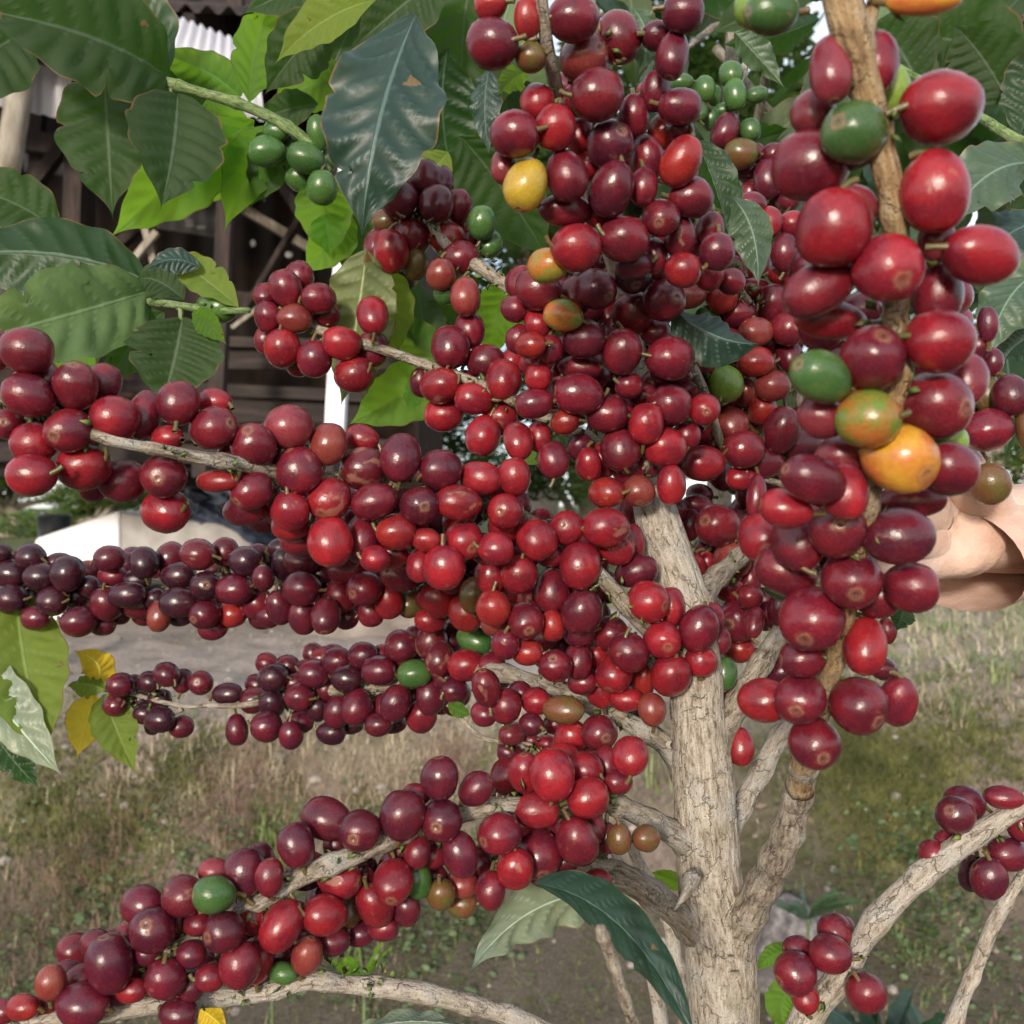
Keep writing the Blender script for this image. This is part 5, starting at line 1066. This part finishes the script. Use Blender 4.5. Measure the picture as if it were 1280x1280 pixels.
# big bluish leaf hanging in front of the middle
L2(leafy, (520, 18), (458, 150), (452, 302), (.455, .40, .43), 158, B, roll=.15, wave=.9, fold=.05)
L2(lf, (560, -40), (500, 10), (440, 60), (.56, .56, .57), 90, D, roll=.3, flip=True)
L2(lf, (480, -50), (430, 40), (400, 130), (.58, .58, .58), 80, D, roll=.3, flip=True)
L2(lf, (420, -60), (380, 30), (380, 140), (.60, .60, .60), 90, LI, roll=.2, flip=True)
L2(lf, (600, -60), (560, 60), (590, 170), (.58, .60, .62), 100, D, roll=.3, flip=True)
L2(lf, (560, 60), (540, 150), (575, 250), (.58, .60, .62), 90, D, roll=.4)
L2(lf, (575, 170), (630, 230), (690, 330), (.58, .60, .62), 110, D, roll=.2, flip=True)
L2(lf, (560, 190), (540, 220), (500, 240), (.60, .60, .60), 50, YG, roll=.2, flip=True)
# left middle
L2(lf, (192, 362), (90, 395), (-90, 440), (.52, .47, .44), 122, M['leaf_under'], roll=.15, flip=True, fold=.06)
L2(lf, (186, 352), (60, 290), (-120, 330), (.525, .52, .51), 120, D, roll=.5)
L2(lf, (72, 290), (20, 240), (-90, 225), (.56, .55, .54), 80, D, roll=.3, flip=True)
L2(lf, (228, 396), (222, 450), (200, 512), (.50, .495, .49), 118, D, roll=.2, flip=True, wave=.3)
L2(lf, (206, 388), (160, 430), (135, 480), (.515, .52, .53), 70, D, roll=.3, flip=True)
L2(lf, (240, 392), (262, 400), (284, 432), (.49, .49, .49), 34, LI, roll=.3, flip=True)
L2(lf, (298, 384), (240, 330), (205, 322), (.49, .50, .49), 50, YG, roll=.3, flip=True)
L2(lf, (250, 335), (215, 312), (182, 338), (.49, .485, .48), 36, B, roll=.4)
L2(lf, (230, 375), (195, 340), (170, 350), (.51, .51, .51), 52, D, roll=.3, flip=True)
L2(lf, (120, 460), (85, 440), (60, 450), (.53, .53, .53), 50, LI, roll=.2, flip=True)
L2(lf, (110, 400), (112, 425), (122, 465), (.54, .54, .54), 26, PA, roll=.2)
for a, b_ in (((212, 104, .55), (222, 118, .55)), ((115, 68, .55), (130, 82, .55)), ((225, 384, .50), (190, 361, .52)), ((226, 384, .50), (228, 398, .50))):
    petiole(lf, P(*a), P(*b_), .0012, M['bark_green'])
# centre: half dry pale leaf and bright ones on the outer branch of the main tree
mn = root
L2(mn, (458, 312), (448, 400), (425, 512), (.47, .49, .50), 96, PA, roll=.25, wave=.8)
L2(mn, (460, 330), (495, 380), (470, 470), (.50, .51, .52), 84, YG, roll=.2, flip=True)
L2(mn, (572, 462), (500, 495), (434, 532), (.50, .50, .51), 80, LI, roll=.25, wave=.7, flip=True)
L2(mn, (560, 470), (520, 430), (488, 380), (.51, .52, .53), 56, LI, roll=.2, flip=True)
L2(mn, (548, 450), (520, 400), (525, 345), (.52, .53, .54), 56, D, roll=.2, flip=True)
L2(mn, (538, 470), (512, 490), (515, 518), (.50, .50, .50), 30, LI, roll=.2, flip=True)
L2(mn, (640, 350), (612, 400), (618, 450), (.51, .52, .53), 62, LI, roll=.25, flip=True)
L2(mn, (600, 345), (560, 380), (550, 430), (.53, .54, .55), 54, D, roll=.2, flip=True)
L2(mn, (655, 360), (640, 400), (655, 440), (.55, .55, .55), 50, LI, roll=.2, flip=True)
L2(mn, (688, 552), (672, 575), (652, 580), (.46, .46, .46), 22, LI, roll=.2, flip=True)
L2(mn, (612, 84), (600, 130), (612, 196), (.36, .36, .36), 42, B, roll=.3, wave=1.)
L2(mn, (790, 10), (822, 40), (797, 96), (.34, .34, .34), 48, M['leaf_sheen'], roll=-.3, wave=1.)
L2(mn, (660, 90), (640, 92), (622, 120), (.34, .335, .33), 34, LI, roll=.3, wave=1.)
L2(mn, (918, 250), (950, 280), (948, 362), (.42, .42, .42), 56, M['leaf_sheen'], roll=-.2, fold=.2)
L2(mn, (870, 175), (900, 230), (918, 330), (.43, .43, .43), 54, D, roll=.4, fold=.3)
L2(mn, (842, 385), (890, 432), (955, 430), (.405, .40, .40), 74, B, roll=-.45, fold=.3)
L2(mn, (918, 40), (940, 60), (982, 112), (.40, .40, .40), 40, M['leaf_sheen'], roll=.3, wave=1.)
L2(mn, (1130, 760), (1128, 770), (1120, 790), (.36, .36, .36), 32, D, roll=.2)
L2(mn, (990, 745), (972, 742), (950, 735), (.40, .40, .40), 16, D)
# lower left: big yellow-green leaf, bluish one and the yellow tip leaves
L2(mn, (20, 735), (28, 860), (64, 945), (.58, .56, .55), 108, YG, roll=.15, flip=True, wave=.4)
L2(mn, (-60, 800), (10, 900), (80, 972), (.56, .55, .54), 74, M['leaf_sky_sheen'], roll=.4, fold=.1)
L2(mn, (-20, 900), (20, 960), (50, 985), (.57, .57, .57), 44, D, roll=.3)
L2(mn, (118, 858), (140, 825), (88, 812), (.59, .59, .59), 46, YL, roll=.3, wave=1.)
L2(mn, (118, 866), (108, 900), (96, 948), (.59, .59, .59), 50, YL, roll=.2, flip=True)
L2(mn, (130, 868), (142, 905), (171, 970), (.59, .58, .58), 56, YG, roll=.1, flip=True)
L2(mn, (132, 862), (105, 850), (82, 858), (.585, .585, .585), 34, YG, roll=.5, wave=1.)
L2(mn, (560, 880), (575, 890), (590, 894), (.49, .49, .49), 20, LI)
# bottom: glossy leaf, near blurred leaf and twig
L2(mn, (800, 1118), (660, 1095), (580, 1226), (.46, .43, .41), 84, M['leaf_sky_sheen'], roll=-.5, wave=1.2, fold=.0)
L2(mn, (800, 1110), (760, 1105), (672, 1128), (.48, .46, .45), 48, M['leaf_sky_sheen'], roll=-.6, wave=1.)
L2(mn, (668, 1104), (800, 1120), (880, 1330), (.36, .33, .31), 84, M['leaf_blue'], roll=.75, flip=False, fold=.05, wave=.2)
L2(mn, (735, 1095), (705, 1088), (688, 1108), (.45, .45, .45), 26, LI, flip=True)
L2(mn, (862, 1112), (835, 1096), (812, 1090), (.47, .47, .47), 22, LI)
L2(mn, (440, 1290), (520, 1265), (600, 1288), (.40, .40, .40), 50, M['leaf_sky_sheen'], roll=-.7, wave=1.)
L2(mn, (250, 1262), (262, 1268), (286, 1290), (.40, .40, .40), 34, YL)
_o, _p = limb(mn, [(Vector((P(880, 1400, .38).x, .40, .9)), .004), (850, 1360, .33, 7), (800, 1300, .30, 8), (778, 1240, .29, 7), (762, 1190, .285, 8), (750, 1160, .28, 7)], M['bark_branch'], 'twig', node=.012, amp=.3)
L2(lower, (992, 1185), (962, 1190), (944, 1215), (.46, .46, .46), 26, LI)
L2(lower, (1000, 1235), (962, 1240), (985, 1300), (.43, .43, .43), 44, LI, flip=True)
# right edge and dense shaded foliage behind
rt_, bk = right, back
L2(rt_, (1300, 205), (1230, 190), (1178, 290), (.50, .47, .46), 92, M['leaf_sheen'], roll=.3, wave=1.)
L2(rt_, (1310, 280), (1260, 270), (1215, 350), (.52, .5, .5), 76, B, roll=.4, wave=.8)
L2(rt_, (1300, 340), (1250, 360), (1232, 455), (.46, .45, .45), 76, M['leaf_sheen'], roll=.3, wave=1.)
L2(rt_, (1290, 420), (1262, 430), (1255, 452), (.47, .47, .47), 50, B, roll=-.4)
L2(rt_, (1260, 120), (1200, 20), (1140, 60), (.66, .66, .66), 120, D, roll=.2, flip=True)
L2(rt_, (1262, 130), (1225, 60), (1190, 30), (.64, .64, .64), 96, D, roll=-.1, flip=True)
L2(rt_, (1150, 110), (1120, 40), (1085, 30), (.66, .66, .66), 100, D, roll=.2, flip=True)
L2(rt_, (1275, 170), (1300, 100), (1290, 20), (.62, .62, .62), 70, D, roll=.3)
rr_ = random.Random(21)
def scatter(parent, n, xr, yr, Yr, attach, wr=(70, 120), skip=None):
    k = 0; t = 0
    while k < n and t < 500:
        t += 1
        x = rr_.uniform(*xr); y = rr_.uniform(*yr); Y = rr_.uniform(*Yr)
        if skip and skip(x, y): continue
        a = rr_.uniform(.1, math.pi - .1) if rr_.random() < .8 else rr_.uniform(-1, 0); Lp = rr_.uniform(120, 200) * .75 / Y * .9
        b_ = (x, y); t_ = (x + math.cos(a) * Lp, y + math.sin(a) * Lp); c = ((b_[0] + t_[0]) / 2 + rr_.uniform(-20, 20), (b_[1] + t_[1]) / 2 + rr_.uniform(-30, 10))
        m = rr_.choice([D, D, D, D, D, B, B, M['leaf_sheen']])
        L2(parent, b_, c, t_, (Y, Y - .03, Y + rr_.uniform(-.04, .05)), rr_.uniform(.36, .46) * Lp, m, roll=rr_.uniform(-1, 1), wave=.7, flip=rr_.random() < .6, nu=26, nv=7); k += 1
_sk = lambda x, y: (1180 < x < 1260 and -60 < y < 30)
scatter(rt_, 52, (1120, 1330), (-60, 430), (.70, .95), None, skip=_sk)
scatter(bk, 74, (840, 1140), (-60, 560), (.72, 1.05), None)
scatter(bk, 20, (560, 860), (-80, 120), (.66, .9), None)
# the branchlets that carry those background leaves
for (x0, y0, x1, y1, Y) in ((1010, 60, 1100, 300, .9), (1010, 150, 900, 420, .92), (1010, 300, 1080, 560, .93), (1010, 30, 860, 60, .9)):
    limb(bk, [(P(895, y0, .93), .004), (P((895 + x1) / 2, (y0 + y1) / 2, .9), .003), (P(x1, y1, .86), .002)], M['bark_branch'], node=.05)
for (x1, y1) in ((1200, 40), (1180, 200), (1190, 380)):
    limb(rt_, [(P(1420, y1 - 40, .75), .005), (P(1300, y1 - 20, .78), .004), (P(x1, y1, .8), .002)], M['bark_branch'], node=.05)

# ---------------------------------------------------------------- dead stalks by the trunk
ds = thing('dead_stalk', 'thin pale dead stalks standing just left of the thick trunk', 'dead plant', (P(830, 1280, .56).x, .56, gz(.1, .56)))
gz0 = gz(.1, .56)
for pts in ([(Vector((P(868, 1290, .56).x, .56, gz0 - .03)), .006), (872, 1320, .56, 11), (858, 1250, .56, 11), (845, 1210, .56, 10), (838, 1160, .56, 8), (812, 1110, .56, 8), (795, 1070, .56, 8), (775, 1028, .56, 7)],
            [(Vector((P(830, 1290, .58).x, .58, gz0 - .03)), .006), (828, 1290, .58, 9), (818, 1230, .58, 9), (806, 1180, .58, 10), (797, 1135, .58, 8), (780, 1090, .58, 6), (765, 1060, .58, 5)]):
    limb(ds, pts, M['bark_dry'], 'stem', node=.055, amp=.3, rough=.12)

# ---------------------------------------------------------------- weeds with striped long leaves at the foot of the bank
def weed(px, py, Y, n, L, label, m=D, w=24, lowz=.06):
    c = P(px, py, Y); g0 = gz(c.x, Y); c = Vector((c.x, c.y, max(g0, c.z - lowz) if True else g0)); r = thing('weed', label, 'weed', (c.x, c.y, g0), 'leafy weeds on the bank')
    mb = MB(); tube(mb, [(Vector((c.x, c.y, g0 - .02)), .004), (c, .003)], 7, .05); mb.build('stem', M['bark_green'], r)
    for k in range(n):
        a = rr_.uniform(0, 6.28); d = Vector((math.cos(a), math.sin(a) * .6, rr_.uniform(.1, .7))).normalized(); ln = L * rr_.uniform(.7, 1.2)
        leaf(r, c, c + d * ln * .5 + Vector((0, 0, .02)), c + d * ln, ln * .36, m, roll=rr_.uniform(-.6, .6) + 1.2, wave=.8, nu=20, nv=6)
weed(1110, 1262, 1.25, 12, .11, 'low leafy weed below the slanting bare stem', B)
weed(1170, 1275, 1.3, 10, .10, 'low leafy weed between the two bare stems at the lower right', M['leaf_sheen'])
weed(1010, 1110, 1.9, 9, .10, 'striped leafy weed just right of the trunk above the rock', M['leaf_sheen'])
weed(925, 1110, 2.0, 8, .11, 'bluish leafy weed directly behind the trunk', B)
weed(340, 1075, 2.5, 5, .12, 'bright green narrow weed behind the lower left branch', LI)
weed(455, 1195, 2.2, 6, .12, 'green weed with drooping blades above the bare lower branch', LI)

# ================================================================= person: forearm and hand behind the right stem
def person():
    sk = thing('person', 'person out of frame at the right whose bare hand reaches behind the near right stem', 'person', P(1320, 690, .36))
    m, t, b, o = mat('skin'); g = N(t, 'ShaderNodeNewGeometry')
    n1 = noise_n(t, g.outputs['Position'], 60, 4); n2 = noise_n(t, g.outputs['Position'], 700, 4, .6)
    t.links.new(ramp(t, n1, [(.3, (.52, .33, .25)), (.55, (.66, .46, .37)), (.72, (.72, .54, .45))]), b.inputs['Base Color']); b.inputs['Roughness'].default_value = .5
    b.inputs['Subsurface Weight'].default_value = .25; b.inputs['Subsurface Scale'].default_value = .006; b.inputs['Subsurface Radius'].default_value = (1, .35, .2)
    bump(t, b, math_n(t, 'ADD', n2, math_n(t, 'MULTIPLY', noise_n(t, g.outputs['Position'], 140, 3), 1.5)), .35, .0015)
    J = [('wrist', 1285, 664, .385, (.042, .026), None), ('fore1', 1360, 660, .40, (.034, .028), 0), ('fore2', 1500, 650, .42, (.038, .034), 1), ('elbow', 1780, 640, .46, (.043, .040), 2),
         ('palm', 1248, 684, .380, (.040, .025), 0), ('palm2', 1216, 676, .374, (.030, .018), 4)]
    kn = [(1198, 632, .365), (1188, 656, .362), (1186, 682, .362), (1194, 706, .366)]
    tips = [[(1170, 598, .35), (1150, 590, .338), (1138, 590, .33)], [(1154, 636, .345), (1130, 630, .332), (1112, 630, .325)], [(1148, 676, .345), (1124, 672, .333), (1106, 670, .327)], [(1158, 712, .352), (1136, 712, .342), (1120, 708, .336)]]
    rad = [(.0122, .0108, .0092, .0074), (.0124, .0110, .0094, .0076), (.0122, .0108, .0092, .0074), (.0118, .0100, .0086, .0068)]
    for k in range(4):
        J.append(('k%d' % k, *kn[k], (rad[k][0], rad[k][0]), 5)); p = len(J) - 1
        for q in range(3): J.append(('f', *tips[k][q], (rad[k][q + 1],) * 2, p)); p = len(J) - 1
    J.append(('th0', 1264, 640, .368, (.016, .014), 4)); p = len(J) - 1
    for q, rr in (((1254, 602, .357), .0122), ((1228, 576, .347), .0102), ((1202, 562, .342), .0084)): J.append(('t', *q, (rr, rr), p)); p = len(J) - 1
    me = bpy.data.meshes.new('body'); me.from_pydata([P(j[1], j[2], j[3]) * 1.0 + Vector((0, .022, 0)) for j in J], [(j[5], i) for i, j in enumerate(J) if j[5] is not None], [])
    me.materials.append(m); ob = bpy.data.objects.new('body', me); link(ob, sk)
    s = ob.modifiers.new('skin', 'SKIN'); s.use_smooth_shade = True; s.branch_smoothing = .6
    for i, j in enumerate(J): me.skin_vertices[0].data[i].radius = j[4]
    me.skin_vertices[0].data[0].use_root = True
    sb = ob.modifiers.new('sub', 'SUBSURF'); sb.levels = 3; sb.render_levels = 3
    sm = ob.modifiers.new('soft', 'SMOOTH'); sm.factor = .5; sm.iterations = 14
person()
